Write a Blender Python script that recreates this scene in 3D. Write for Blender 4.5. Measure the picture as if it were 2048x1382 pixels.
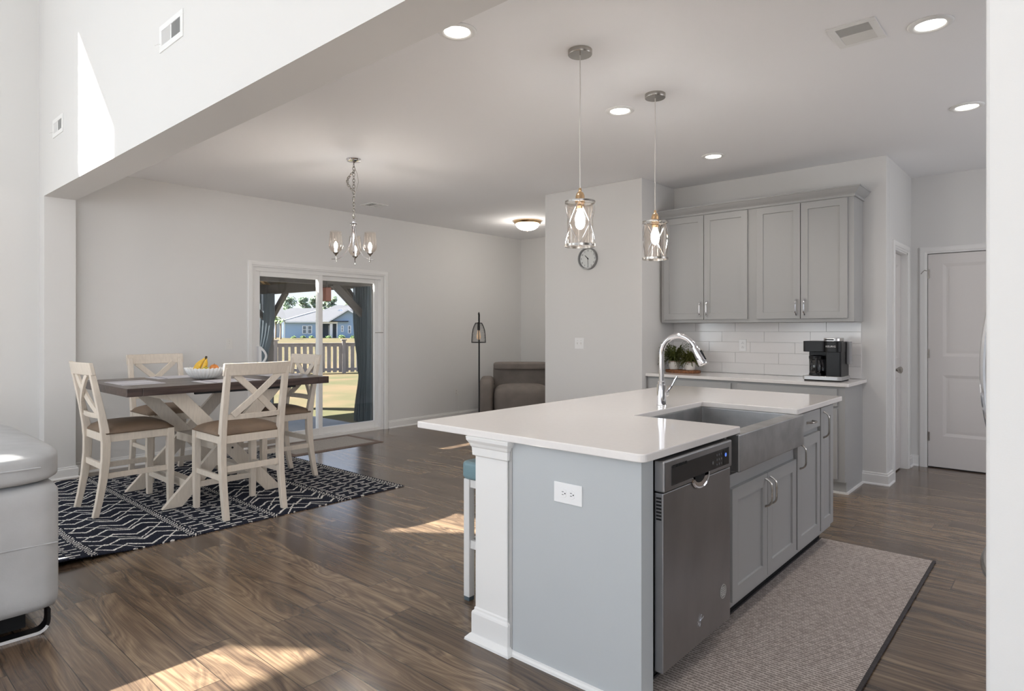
import bpy, bmesh, math, random
from mathutils import Vector as V, Matrix
random.seed(7)
for o in list(bpy.data.objects): bpy.data.objects.remove(o)
sc = bpy.context.scene
COL = sc.collection
PI = math.pi

# ------------------------------------------------------------------ camera
FPX = 1262.0
YAW = math.atan((2140 - 1024) / FPX)            # world X axis lies this far right of the view axis
cd = bpy.data.cameras.new('camera'); cam = bpy.data.objects.new('camera', cd); COL.objects.link(cam)
cam.location = (0, 0, 1.34)
cam.rotation_euler = (PI / 2, 0, YAW - PI / 2)
cd.sensor_width = 36; cd.lens = FPX / 2048 * 36
cd.shift_y = -(691 - 657.5) / 2048
cd.clip_end = 600
sc.camera = cam
# ------------------------------------------------------------------ colour management
sc.view_settings.view_transform = 'Standard'
try: sc.view_settings.look = 'None'
except Exception: pass
sc.view_settings.gamma = 1
sc.view_settings.exposure = 0.15
sc.view_settings.use_curve_mapping = False
# ------------------------------------------------------------------ sky
w = bpy.data.worlds.new('sky'); sc.world = w; w.use_nodes = True
nt = w.node_tree; nt.nodes.clear()
out = nt.nodes.new('ShaderNodeOutputWorld'); bg = nt.nodes.new('ShaderNodeBackground')
tc = nt.nodes.new('ShaderNodeTexCoord'); sx = nt.nodes.new('ShaderNodeSeparateXYZ'); rp = nt.nodes.new('ShaderNodeValToRGB')
nt.links.new(tc.outputs['Generated'], sx.inputs[0]); nt.links.new(sx.outputs['Z'], rp.inputs[0])
rp.color_ramp.elements[0].position = 0.0; rp.color_ramp.elements[0].color = (0.82, 0.87, 0.95, 1)
rp.color_ramp.elements[1].position = 0.6; rp.color_ramp.elements[1].color = (0.36, 0.55, 0.95, 1)
nt.links.new(rp.outputs[0], bg.inputs[0]); bg.inputs[1].default_value = 1.2
nt.links.new(bg.outputs[0], out.inputs[0])
# ------------------------------------------------------------------ sun
SUND = V((0.459, -0.594, -0.658)).normalized()
sl = bpy.data.lights.new('sun', 'SUN'); sl.energy = 50; sl.angle = 0.009; sl.color = (1.0, 0.95, 0.88)
so = bpy.data.objects.new('sun', sl); COL.objects.link(so); so.rotation_euler = SUND.to_track_quat('-Z', 'Y').to_euler(); so.location = (-8, 14, 14)
# ------------------------------------------------------------------ fill lamps added at unseen window openings, standing in for daylight
def area(name, loc, direction, sx_, sy_, power, color):
    l = bpy.data.lights.new(name, 'AREA'); l.shape = 'RECTANGLE'; l.size = sx_; l.size_y = sy_; l.energy = power; l.color = color
    o = bpy.data.objects.new(name, l); COL.objects.link(o); o.location = loc
    o.rotation_euler = V(direction).to_track_quat('-Z', 'Y').to_euler(); return o
DAY = (0.87, 0.95, 1.0)
area('window_fill', (-5.05, 4.2, 1.9), (1, 0, 0.10), 2.4, 2.4, 48, DAY)
area('window_fill', (-2.2, 6.83, 1.9), (0, -1, 0.15), 2.4, 2.4, 80, DAY)
area('window_fill', (-5.05, 0.6, 1.9), (1, 0, 0.28), 2.4, 2.4, 4, DAY)
area('window_fill', (-5.05, 4.2, 4.5), (1, 0, 0), 2.4, 1.3, 12, DAY)
area('window_fill', (-5.05, 0.6, 4.5), (1, 0, 0), 2.4, 1.3, 12, DAY)
area('window_fill', (-3.0, -4.05, 1.9), (0, 1, 0.55), 3.6, 2.4, 172, (0.90, 0.95, 1.0))
area('window_fill', (5.0, -1.75, 1.65), (0, 1, 0.25), 2.2, 1.1, 22, (0.96, 0.96, 1.0))

# ================================================================== helpers
def s2l(c):
    c = c / 255.0
    return c / 12.92 if c <= 0.04045 else ((c + 0.055) / 1.055) ** 2.4
def rgb(r, g, b): return (s2l(r), s2l(g), s2l(b), 1)
MATS = {}
def mat(name, col, rough=0.5, metal=0.0, spec=0.5, vary=0.0, vscale=20, bump=0.0, bscale=200, stretch=(1, 1, 1), coat=0.0, emit=None, estr=0):
    if name in MATS: return MATS[name]
    m = bpy.data.materials.new(name); m.use_nodes = True; MATS[name] = m
    n = m.node_tree.nodes; L = m.node_tree.links; b = n['Principled BSDF']
    b.inputs['Base Color'].default_value = col; b.inputs['Roughness'].default_value = rough
    b.inputs['Metallic'].default_value = metal; b.inputs['Specular IOR Level'].default_value = spec
    if coat: b.inputs['Coat Weight'].default_value = coat; b.inputs['Coat Roughness'].default_value = 0.08
    if emit: b.inputs['Emission Color'].default_value = emit; b.inputs['Emission Strength'].default_value = estr
    if vary or bump:
        t = n.new('ShaderNodeTexCoord'); mp = n.new('ShaderNodeMapping'); mp.inputs['Scale'].default_value = stretch
        L.new(t.outputs['Object'], mp.inputs[0])
    if vary:
        nz = n.new('ShaderNodeTexNoise'); nz.inputs['Scale'].default_value = vscale; nz.inputs['Detail'].default_value = 5
        L.new(mp.outputs[0], nz.inputs['Vector'])
        r = n.new('ShaderNodeValToRGB'); r.color_ramp.elements[0].position = 0.3; r.color_ramp.elements[1].position = 0.7
        r.color_ramp.elements[0].color = tuple(c * (1 - vary) for c in col[:3]) + (1,)
        r.color_ramp.elements[1].color = tuple(min(1, c * (1 + vary)) for c in col[:3]) + (1,)
        L.new(nz.outputs[0], r.inputs[0]); L.new(r.outputs[0], b.inputs['Base Color'])
    if bump:
        nb = n.new('ShaderNodeTexNoise'); nb.inputs['Scale'].default_value = bscale; nb.inputs['Detail'].default_value = 3
        L.new(mp.outputs[0], nb.inputs['Vector'])
        bp = n.new('ShaderNodeBump'); bp.inputs['Strength'].default_value = bump; bp.inputs['Distance'].default_value = 0.002
        L.new(nb.outputs[0], bp.inputs['Height']); L.new(bp.outputs[0], b.inputs['Normal'])
    return m
def emat(name, col, s):
    if name in MATS: return MATS[name]
    m = bpy.data.materials.new(name); m.use_nodes = True; MATS[name] = m
    n = m.node_tree.nodes; n.clear(); e = n.new('ShaderNodeEmission'); e.inputs[0].default_value = col; e.inputs[1].default_value = s
    o = n.new('ShaderNodeOutputMaterial'); m.node_tree.links.new(e.outputs[0], o.inputs[0]); return m
def thin_glass(name, tint=(1, 1, 1, 1), refl=0.06):
    if name in MATS: return MATS[name]
    m = bpy.data.materials.new(name); m.use_nodes = True; MATS[name] = m
    n = m.node_tree.nodes; L = m.node_tree.links; n.clear()
    t = n.new('ShaderNodeBsdfTransparent'); t.inputs[0].default_value = tint
    g = n.new('ShaderNodeBsdfGlossy'); g.inputs['Roughness'].default_value = 0.02
    lw = n.new('ShaderNodeLayerWeight'); lw.inputs[0].default_value = 0.25
    ad = n.new('ShaderNodeMath'); ad.operation = 'MULTIPLY_ADD'; ad.inputs[1].default_value = 0.5; ad.inputs[2].default_value = refl; ad.use_clamp = True
    mx = n.new('ShaderNodeMixShader'); o = n.new('ShaderNodeOutputMaterial')
    L.new(lw.outputs['Fresnel'], ad.inputs[0]); L.new(ad.outputs[0], mx.inputs[0]); L.new(t.outputs[0], mx.inputs[1]); L.new(g.outputs[0], mx.inputs[2]); L.new(mx.outputs[0], o.inputs[0])
    return m
def sheer(name, col, alpha):
    m = bpy.data.materials.new(name); m.use_nodes = True; MATS[name] = m
    b = m.node_tree.nodes['Principled BSDF']; b.inputs['Base Color'].default_value = col; b.inputs['Roughness'].default_value = 0.8; b.inputs['Alpha'].default_value = alpha
    return m

class MB:
    def __init__(s): s.b = bmesh.new()
    def quad(s, pts):
        vs = [s.b.verts.new(p) for p in pts]; return s.b.faces.new(vs)
    def box(s, a, c, M=None):
        x0, y0, z0 = [min(a[i], c[i]) for i in range(3)]; x1, y1, z1 = [max(a[i], c[i]) for i in range(3)]
        P = [V(p) for p in ((x0,y0,z0),(x1,y0,z0),(x1,y1,z0),(x0,y1,z0),(x0,y0,z1),(x1,y0,z1),(x1,y1,z1),(x0,y1,z1))]
        if M is not None: P = [M @ p for p in P]
        v = [s.b.verts.new(p) for p in P]
        for f in ((0,3,2,1),(4,5,6,7),(0,1,5,4),(1,2,6,5),(2,3,7,6),(3,0,4,7)): s.b.faces.new([v[i] for i in f])
        return s
    def prism(s, poly, d, M=None):
        """poly: list of 3D points (planar); d: extrusion vector"""
        d = V(d); A = [V(p) for p in poly]; B = [p + d for p in A]
        if M is not None: A = [M @ p for p in A]; B = [M @ p for p in B]
        a = [s.b.verts.new(p) for p in A]; b = [s.b.verts.new(p) for p in B]; n = len(a)
        s.b.faces.new(a[::-1]); s.b.faces.new(b)
        for i in range(n): s.b.faces.new((a[i], a[(i+1) % n], b[(i+1) % n], b[i]))
        return s
    def bar(s, p, q, wv, tv):
        """bar from p to q with half-width vectors wv and tv"""
        p, q, wv, tv = V(p), V(q), V(wv), V(tv)
        return s.prism([p - wv - tv, p + wv - tv, p + wv + tv, p - wv + tv], q - p)
    def rings(s, rings, close=True, cap=True):
        R = [[s.b.verts.new(p) for p in r] for r in rings]; n = len(R[0])
        for i in range(len(R) - 1):
            for j in range(n if close else n - 1):
                s.b.faces.new((R[i][j], R[i][(j+1) % n], R[i+1][(j+1) % n], R[i+1][j]))
        if cap and close:
            s.b.faces.new(R[0][::-1]); s.b.faces.new(R[-1])
        return s
    def lathe(s, prof, c=(0, 0, 0), n=32, cap=True, axis='z', rib=0, ribn=0):
        c = V(c); rings = []
        for r, z in prof:
            ring = []
            for k in range(n):
                a = 2 * PI * k / n; rr = max(r, 1e-4) * (1 + rib * (math.cos(ribn * a) if ribn else 0))
                p = (rr * math.cos(a), rr * math.sin(a), z)
                if axis == 'x': p = (p[2], p[0], p[1])
                if axis == 'y': p = (p[0], p[2], p[1])
                ring.append(c + V(p))
            rings.append(ring)
        return s.rings(rings, cap=cap)
    def cyl(s, c, r, h, n=24, axis='z'): return s.lathe([(r, 0), (r, h)], c, n, axis=axis)
    def tube(s, pts, r, n=10, cap=True, flat=1.0, closed=False):
        pts = [V(p) for p in pts]; rings = []; up = V((0, 0, 1)); prev = None; N = len(pts)
        for i, p in enumerate(pts):
            if closed: t = pts[(i+1) % N] - pts[(i-1) % N]
            else: t = (pts[min(i+1, N-1)] - pts[max(i-1, 0)])
            t.normalize()
            if prev is None:
                a = up if abs(t.z) < 0.9 else V((1, 0, 0)); x = t.cross(a).normalized()
            else: x = (prev - t * prev.dot(t)).normalized()
            prev = x; y = t.cross(x)
            rr = r[i] if isinstance(r, (list, tuple)) else r
            rings.append([p + x * math.cos(2*PI*k/n) * rr + y * math.sin(2*PI*k/n) * rr * flat for k in range(n)])
        if closed: rings.append(rings[0])
        return s.rings(rings, cap=cap and not closed)
    def sphere(s, c, r, u=16, v=10, sc_=(1, 1, 1)):
        prof = [(math.sin(PI*i/v), -math.cos(PI*i/v)) for i in range(v+1)]
        rings = [[V(c) + V((r*max(a, 1e-3)*math.cos(2*PI*k/u)*sc_[0], r*max(a, 1e-3)*math.sin(2*PI*k/u)*sc_[1], r*z*sc_[2])) for k in range(u)] for a, z in prof]
        return s.rings(rings)
    def panel(s, O, U, N, W, H, T, panels, depth=0.008, slope=0.0, u0=None, u1=None):
        """door slab: origin O (lower corner, back), U width dir, N outward; recessed panels [(v0,v1)]"""
        O, U, N = V(O), V(U), V(N); Z = V((0, 0, 1))
        P = lambda u, v, n: O + U*u + Z*v + N*n
        for a in ([(0,0,0),(W,0,0),(W,H,0),(0,H,0)], [(0,0,0),(W,0,0),(W,0,T),(0,0,T)], [(0,H,0),(W,H,0),(W,H,T),(0,H,T)],
                  [(0,0,0),(0,H,0),(0,H,T),(0,0,T)], [(W,0,0),(W,H,0),(W,H,T),(W,0,T)]):
            s.quad([P(*q) for q in a])
        s.quad([P(0,0,T),P(u0,0,T),P(u0,H,T),P(0,H,T)]); s.quad([P(u1,0,T),P(W,0,T),P(W,H,T),P(u1,H,T)])
        v = 0
        for a, b in panels + [(H, H)]:
            if a > v: s.quad([P(u0,v,T),P(u1,v,T),P(u1,a,T),P(u0,a,T)])
            v = b
            if a >= b: continue
            sl = max(slope, 0.0008); o = [(u0,a),(u1,a),(u1,b),(u0,b)]; i = [(u0+sl,a+sl),(u1-sl,a+sl),(u1-sl,b-sl),(u0+sl,b-sl)]
            for k in range(4):
                k2 = (k+1) % 4
                s.quad([P(*o[k],T),P(*o[k2],T),P(*i[k2],T-depth),P(*i[k],T-depth)])
            s.quad([P(*q, T-depth) for q in i])
        bmesh.ops.remove_doubles(s.b, verts=s.b.verts, dist=1e-5)
        return s
    def build(s, name, m, parent=None, bevel=0, seg=2, smooth=False, subsurf=0, solid=0, kind=None, label=None, angle=35):
        bmesh.ops.recalc_face_normals(s.b, faces=s.b.faces)
        if parent is not None and parent.get('_w', 0):
            L = V(parent['_o']); bmesh.ops.translate(s.b, verts=s.b.verts, vec=-L)
        me = bpy.data.meshes.new(name); s.b.to_mesh(me); s.b.free()
        me.materials.append(m)
        o = bpy.data.objects.new(name, me); COL.objects.link(o)
        if smooth:
            for p in me.polygons: p.use_smooth = True
            if angle < 180:
                try: me.set_sharp_from_angle(angle=math.radians(angle))
                except Exception: pass
        if solid:
            md = o.modifiers.new('s', 'SOLIDIFY'); md.thickness = solid; md.offset = 0
        if bevel:
            md = o.modifiers.new('b', 'BEVEL'); md.width = bevel; md.segments = seg; md.limit_method = 'ANGLE'; md.angle_limit = math.radians(40)
        if subsurf:
            md = o.modifiers.new('ss', 'SUBSURF'); md.levels = subsurf; md.render_levels = subsurf
        if parent is not None:
            o.parent = parent
            if parent.get('_w', 0): o['_w'] = 0
        if kind: o['kind'] = kind
        if label: o['label'] = label
        return o
ROOTS = []
def thing(name, label, cat, loc=(0, 0, 0), group=None, world=True):
    o = bpy.data.objects.new(name, None); COL.objects.link(o); o.location = loc; o.empty_display_size = 0.05
    o['label'] = label; o['category'] = cat
    if group: o['group'] = group
    o['_w'] = 1 if world else 0; o['_o'] = tuple(loc); ROOTS.append(o)
    return o
def sub(o, root):
    """make mesh o usable as parent for parts given in world coordinates"""
    o['_w'] = 1; o['_o'] = tuple(root['_o']) if root is not None else (0, 0, 0); ROOTS.append(o); return o
def tag(o, label, cat, group=None):
    o['label'] = label; o['category'] = cat
    if group: o['group'] = group
    return o
def struct(o): o['kind'] = 'structure'; return o
def copy_tree(o, parent=None):
    c = o.copy(); COL.objects.link(c)
    if parent is not None: c.parent = parent
    for ch in [x for x in bpy.data.objects if x.parent == o and x != c]: copy_tree(ch, c)
    return c

# ================================================================== materials
M = {}
M['wall'] = mat('wall_paint', rgb(224, 223, 221), 0.75, spec=0.25, bump=0.06, bscale=350)
M['ceil'] = mat('ceiling_paint', rgb(246, 246, 247), 0.9, spec=0.15, bump=0.12, bscale=420)
M['trim'] = mat('trim_paint', rgb(236, 235, 233), 0.42, spec=0.4)
M['door'] = mat('door_paint', rgb(226, 222, 219), 0.5, spec=0.4, bump=0.05, bscale=500, stretch=(1, 1, 0.1))
M['cab'] = mat('cabinet_paint', rgb(172, 172, 171), 0.42, spec=0.4)
M['cabpanel'] = mat('island_panel_paint', rgb(189, 193, 195), 0.5, spec=0.35, vary=0.01, vscale=3)
M['quartz'] = mat('quartz', rgb(236, 232, 229), 0.12, spec=0.5, vary=0.012, vscale=60, coat=0.2)
M['steel'] = mat('brushed_steel', rgb(162, 162, 164), 0.34, metal=1.0, vary=0.10, vscale=6, stretch=(1, 1, 0.5), bump=0.05, bscale=300)
M['sinksteel'] = mat('sink_steel', rgb(176, 176, 176), 0.40, metal=1.0, vary=0.16, vscale=9, bump=0.08, bscale=350)
M['darkpanel'] = mat('control_panel_dark', rgb(52, 52, 54), 0.22, metal=0.3, vary=0.1, vscale=12)
M['chrome'] = mat('chrome', rgb(235, 235, 238), 0.07, metal=1.0)
M['nickel'] = mat('satin_nickel', rgb(176, 172, 166), 0.25, metal=1.0)
M['brass'] = mat('champagne_brass', rgb(222, 190, 150), 0.22, metal=1.0)
M['black'] = mat('black_metal', rgb(26, 26, 28), 0.45)
M['blackgloss'] = mat('black_plastic', rgb(17, 17, 19), 0.32, spec=0.3)
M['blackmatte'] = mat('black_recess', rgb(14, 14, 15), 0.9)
M['plastic'] = mat('white_plastic', rgb(240, 240, 240), 0.35)
M['offw'] = mat('ivory_plastic', rgb(226, 224, 220), 0.4)
M['chair'] = mat('antique_white_wood', rgb(220, 209, 195), 0.5, vary=0.06, vscale=12, stretch=(6, 6, 1), bump=0.08, bscale=80)
M['seat'] = mat('brown_faux_leather', rgb(124, 104, 86), 0.55, vary=0.18, vscale=7, bump=0.15, bscale=150)
M['teal'] = mat('teal_leather', rgb(128, 158, 166), 0.45, vary=0.08, vscale=10)
M['sofa'] = mat('light_grey_suede', rgb(182, 183, 184), 0.9, spec=0.12, vary=0.10, vscale=5, bump=0.2, bscale=120)
M['recliner'] = mat('taupe_suede', rgb(128, 120, 114), 0.85, vary=0.14, vscale=6, bump=0.25, bscale=120)
M['vent'] = mat('vent_enamel', rgb(238, 238, 236), 0.45)
M['ventdark'] = mat('vent_shadow', rgb(84, 84, 84), 0.8)
M['bowl'] = mat('white_ceramic', rgb(240, 240, 238), 0.4)
M['glass'] = thin_glass('window_glass', (0.97, 0.98, 0.98, 1), 0.02)
M['lampglass'] = thin_glass('lamp_glass', (0.98, 0.93, 0.88, 1), 0.05)
M['carafe'] = thin_glass('carafe_glass', (0.5, 0.5, 0.52, 1), 0.08)
M['bulb'] = emat('bulb_glow', (1.0, 0.95, 0.90, 1), 225); M['bulb2'] = emat('candle_bulb_glow', (1.0, 0.95, 0.90, 1), 280)
M['led'] = emat('led_glow', (1.0, 0.94, 0.86, 1), 9)

def floor_mat():
    m = bpy.data.materials.new('vinyl_plank'); m.use_nodes = True
    n = m.node_tree.nodes; L = m.node_tree.links; b = n['Principled BSDF']
    def math_(op, a, c=None, cl=False):
        k = n.new('ShaderNodeMath'); k.operation = op; k.use_clamp = cl
        for i, x in enumerate((a, c)):
            if x is None: continue
            if isinstance(x, (int, float)): k.inputs[i].default_value = x
            else: L.new(x, k.inputs[i])
        return k.outputs[0]
    t = n.new('ShaderNodeTexCoord'); s = n.new('ShaderNodeSeparateXYZ'); L.new(t.outputs['Object'], s.inputs[0])
    X, Y = s.outputs[0], s.outputs[1]
    row = math_('DIVIDE', X, 0.178); ri = math_('FLOOR', row); rf = math_('FRACT', row)
    wn = n.new('ShaderNodeTexWhiteNoise'); wn.noise_dimensions = '1D'; L.new(ri, wn.inputs['W'])
    col = math_('ADD', math_('DIVIDE', Y, 1.21), math_('MULTIPLY', wn.outputs[0], 7.3)); ci = math_('FLOOR', col); cf = math_('FRACT', col)
    cb = n.new('ShaderNodeCombineXYZ'); L.new(ri, cb.inputs[0]); L.new(ci, cb.inputs[1])
    w2 = n.new('ShaderNodeTexWhiteNoise'); w2.noise_dimensions = '2D'; L.new(cb.outputs[0], w2.inputs['Vector'])
    rnd = w2.outputs[0]
    # grain space
    g = n.new('ShaderNodeCombineXYZ'); L.new(math_('ADD', math_('MULTIPLY', X, 5.0), math_('MULTIPLY', rnd, 37.0)), g.inputs[0])
    L.new(math_('ADD', math_('MULTIPLY', Y, 0.9), math_('MULTIPLY', rnd, 91.0)), g.inputs[1])
    n1 = n.new('ShaderNodeTexNoise'); n1.inputs['Scale'].default_value = 1.3; n1.inputs['Detail'].default_value = 1; n1.inputs['Distortion'].default_value = 0.5; L.new(g.outputs[0], n1.inputs['Vector'])
    rings = math_('SINE', math_('MULTIPLY', n1.outputs[0], 85.0))
    rings = math_('MULTIPLY', math_('MULTIPLY', rings, math_('ABSOLUTE', rings)), math_('MULTIPLY', rnd, 1.0))
    g2 = n.new('ShaderNodeCombineXYZ'); L.new(math_('ADD', math_('MULTIPLY', X, 170.0), math_('MULTIPLY', n1.outputs[0], 14.0)), g2.inputs[0]); L.new(math_('MULTIPLY', Y, 2.4), g2.inputs[1]); L.new(math_('MULTIPLY', rnd, 50.0), g2.inputs[2])
    n2 = n.new('ShaderNodeTexNoise'); n2.inputs['Scale'].default_value = 1.0; n2.inputs['Detail'].default_value = 3; L.new(g2.outputs[0], n2.inputs['Vector'])
    g3 = n.new('ShaderNodeCombineXYZ'); L.new(math_('ADD', math_('MULTIPLY', X, 26.0), math_('MULTIPLY', n1.outputs[0], 9.0)), g3.inputs[0]); L.new(math_('MULTIPLY', Y, 0.9), g3.inputs[1]); L.new(math_('MULTIPLY', rnd, 70.0), g3.inputs[2])
    n3 = n.new('ShaderNodeTexNoise'); n3.inputs['Scale'].default_value = 1.0; n3.inputs['Detail'].default_value = 3; L.new(g3.outputs[0], n3.inputs['Vector'])
    v = math_('ADD', math_('MULTIPLY', rings, 0.055), math_('MULTIPLY', math_('SUBTRACT', n2.outputs[0], 0.5), 0.34))
    v = math_('ADD', v, math_('MULTIPLY', math_('SUBTRACT', n3.outputs[0], 0.5), 0.62)); v = math_('ADD', v, math_('MULTIPLY', math_('SUBTRACT', rnd, 0.5), 0.10)); v = math_('ADD', v, 0.5)
    r = n.new('ShaderNodeValToRGB'); e = r.color_ramp.elements
    e[0].position = 0.34; e[0].color = rgb(72, 59, 50); e[1].position = 0.68; e[1].color = rgb(150, 128, 103)
    e2 = r.color_ramp.elements.new(0.5); e2.color = rgb(108, 90, 74)
    L.new(v, r.inputs[0])
    # seams
    ew = math_('MINIMUM', rf, math_('SUBTRACT', 1.0, rf)); eL = math_('MULTIPLY', math_('MINIMUM', cf, math_('SUBTRACT', 1.0, cf)), 6.8)
    edge = math_('GREATER_THAN', math_('MINIMUM', ew, eL), 0.008)
    mx = n.new('ShaderNodeMix'); mx.data_type = 'RGBA'; L.new(edge, mx.inputs[0]); mx.inputs[6].default_value = rgb(50, 41, 35); L.new(r.outputs[0], mx.inputs[7])
    L.new(mx.outputs[2], b.inputs['Base Color'])
    rr = math_('ADD', math_('MULTIPLY', rnd, 0.05), 0.20); L.new(rr, b.inputs['Roughness'])
    bp = n.new('ShaderNodeBump'); bp.inputs['Strength'].default_value = 0.05; bp.inputs['Distance'].default_value = 0.001; L.new(v, bp.inputs['Height']); L.new(bp.outputs[0], b.inputs['Normal'])
    b.inputs['Specular IOR Level'].default_value = 0.5; b.inputs['Coat Weight'].default_value = 0.25; b.inputs['Coat Roughness'].default_value = 0.14
    return m
M['floor'] = floor_mat()

# ================================================================== the room
CZ = 2.82; YD = 6.86; XU = 1.42; XB = 1.66; BZ = 2.5; LZ = 5.6
struct(MB().box((-5.2, -4.2, -0.08), (8.2, YD + 0.14, 0)).build('floor', M['floor']))
struct(MB().box((XB, -1.9, CZ), (8.2, YD + 0.14, CZ + 0.2)).build('ceiling', M['ceil']))
struct(MB().box((-5.2, -4.2, LZ), (XB, YD + 0.14, LZ + 0.15)).build('ceiling', M['ceil']))
# exterior wall with sliding door opening and the tall windows of the living room
DX0, DX1, DZ1 = 3.375, 5.175, 2.04
def wall_y(name, y0, y1, x0, x1, z0, z1, holes):
    mb = MB(); xs = sorted({x0, x1} | {h[0] for h in holes} | {h[1] for h in holes}); zs = sorted({z0, z1} | {h[2] for h in holes} | {h[3] for h in holes})
    for i in range(len(xs) - 1):
        for j in range(len(zs) - 1):
            cx, cz = (xs[i]+xs[i+1])/2, (zs[j]+zs[j+1])/2
            if any(h[0] < cx < h[1] and h[2] < cz < h[3] for h in holes): continue
            mb.box((xs[i], y0, zs[j]), (xs[i+1], y1, zs[j+1]))
    bmesh.ops.remove_doubles(mb.b, verts=mb.b.verts, dist=1e-5)
    dup = {}
    for f in mb.b.faces:
        k = tuple(round(c, 3) for c in f.calc_center_median()); dup.setdefault(k, []).append(f)
    kill = [f for l in dup.values() if len(l) > 1 for f in l]
    bmesh.ops.delete(mb.b, geom=kill, context='FACES')
    return struct(mb.build(name, M['wall']))
wall_y('wall_dining', YD, YD + 0.14, XU, 8.2, 0, LZ, [(DX0, DX1, -1, DZ1)] and [(DX0, DX1, 0, DZ1)])
HW = [(-0.22, 0.50, 3.86, 5.06), (-3.30, -2.07, 4.63, 5.18), (-3.4, -1.0, 0.7, 3.1)]
wall_y('wall_living', YD + 0.02, YD + 0.14, -5.2, XU, 0, LZ, HW)
# header (beam) between living room and kitchen, with the pier under its far end
struct(MB().box((XU, -4.2, BZ), (XB, 6.72, LZ)).build('wall_upper', M['wall']))
struct(MB().box((XU, 6.72, 0), (XB, YD, LZ)).build('wall_pier', M['wall'], bevel=0.004))
struct(MB().box((XU, -4.2, 0), (XB, 0.114, BZ)).build('wall_right', M['wall'], bevel=0.006))
# kitchen walls
struct(MB().box((5.47, 3.14, 0), (8.2, 4.35, CZ)).build('wall_block', M['wall'], bevel=0.006))
struct(MB().box((6.14, 1.17, 0), (6.24, 3.14, CZ)).build('wall_kitchen', M['wall'], bevel=0.004))
PX0, PX1, PZ1 = 6.43, 7.03, 2.06
wall_y('wall_pantry', 1.17, 1.27, 6.24, 7.25, 0, CZ, [(PX0, PX1, 0, PZ1)])
struct(MB().box((6.24, 1.9, 0), (7.3, 1.95, CZ)).build('wall_pantry', M['wall']))
BX = 7.25; BD0, BD1, BDZ = 0.215, 1.035, 2.065
mb = MB(); mb.box((BX, BD1, 0), (BX + 0.12, 3.14, CZ)); mb.box((BX, -1.9, 0), (BX + 0.12, BD0, CZ)); mb.box((BX, BD0, BDZ), (BX + 0.12, BD1, CZ)); struct(mb.build('wall_back', M['wall']))
struct(MB().box((7.9, -1.9, 0), (8.0, 3.14, CZ)).build('wall_hall', M['wall']))
mb = MB(); mb.box((XB, -1.9, 0), (3.9, -1.8, CZ)); mb.box((6.1, -1.9, 0), (7.37, -1.8, CZ)); mb.box((3.9, -1.9, 0), (6.1, -1.8, 1.1)); mb.box((3.9, -1.9, 2.2), (6.1, -1.8, CZ)); struct(mb.build('wall_cooking', M['wall']))
struct(MB().box((7.98, 4.35, 0), (8.1, YD, CZ)).build('wall_far', M['wall']))
# living room walls behind the camera, with window openings
def wall_x(name, x0, x1, y0, y1, z0, z1, holes):
    mb = MB(); ys = sorted({y0, y1} | {h[0] for h in holes} | {h[1] for h in holes}); zs = sorted({z0, z1} | {h[2] for h in holes} | {h[3] for h in holes})
    for i in range(len(ys) - 1):
        for j in range(len(zs) - 1):
            cy, cz = (ys[i]+ys[i+1])/2, (zs[j]+zs[j+1])/2
            if any(h[0] < cy < h[1] and h[2] < cz < h[3] for h in holes): continue
            mb.box((x0, ys[i], zs[j]), (x1, ys[i+1], zs[j+1]))
    return struct(mb.build(name, M['wall']))
wall_x('wall_left', -5.2, -5.08, -4.2, YD + 0.14, 0, LZ, [(3.0, 5.4, 0.7, 3.1), (-0.6, 1.8, 0.7, 3.1), (3.0, 5.4, 3.85, 5.15), (-0.6, 1.8, 3.85, 5.15)])
wall_y('wall_front', -4.2, -4.08, -5.08, XU, 0, LZ, [(-4.8, -1.2, 0.7, 3.1)])

# baseboards: mitred profile along a path, n = side the room is on (left = 1, right = -1)
def baseboard(name, pts, side, h=0.105, t=0.016):
    prof = [(0, 0), (t + 0.010, 0), (t + 0.010, 0.008), (t, 0.018), (t, h - 0.022), (t - 0.006, h - 0.014), (t - 0.006, h - 0.004), (t - 0.011, h), (0, h)]
    P = [V(p) for p in pts]; N = []
    for i in range(len(P) - 1):
        d = (P[i+1] - P[i]).normalized(); N.append(V((-d.y, d.x)) * side)
    rings = []
    for i, p in enumerate(P):
        if i == 0: o = N[0]
        elif i == len(P) - 1: o = N[-1]
        else: o = (N[i-1] + N[i]) / (1 + N[i-1].dot(N[i]))
        rings.append([V((p.x + o.x * a, p.y + o.y * a, z)) for a, z in prof])
    return struct(MB().rings(rings).build(name, M['trim']))
baseboard('baseboard_dining', [(-5.0, YD + 0.02), (XU, YD + 0.02), (XU, 6.72), (XB, 6.72), (XB, YD), (3.306, YD)], -1)
baseboard('baseboard_dining', [(5.244, YD), (7.98, YD), (7.98, 4.35), (5.47, 4.35), (5.47, 3.14)], -1)
baseboard('baseboard_kitchen', [(6.14, 1.354), (6.14, 1.17), (6.36, 1.17)], -1)
baseboard('baseboard_pantry', [(7.10, 1.17), (7.25, 1.17), (7.25, 1.105)], -1)

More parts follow.
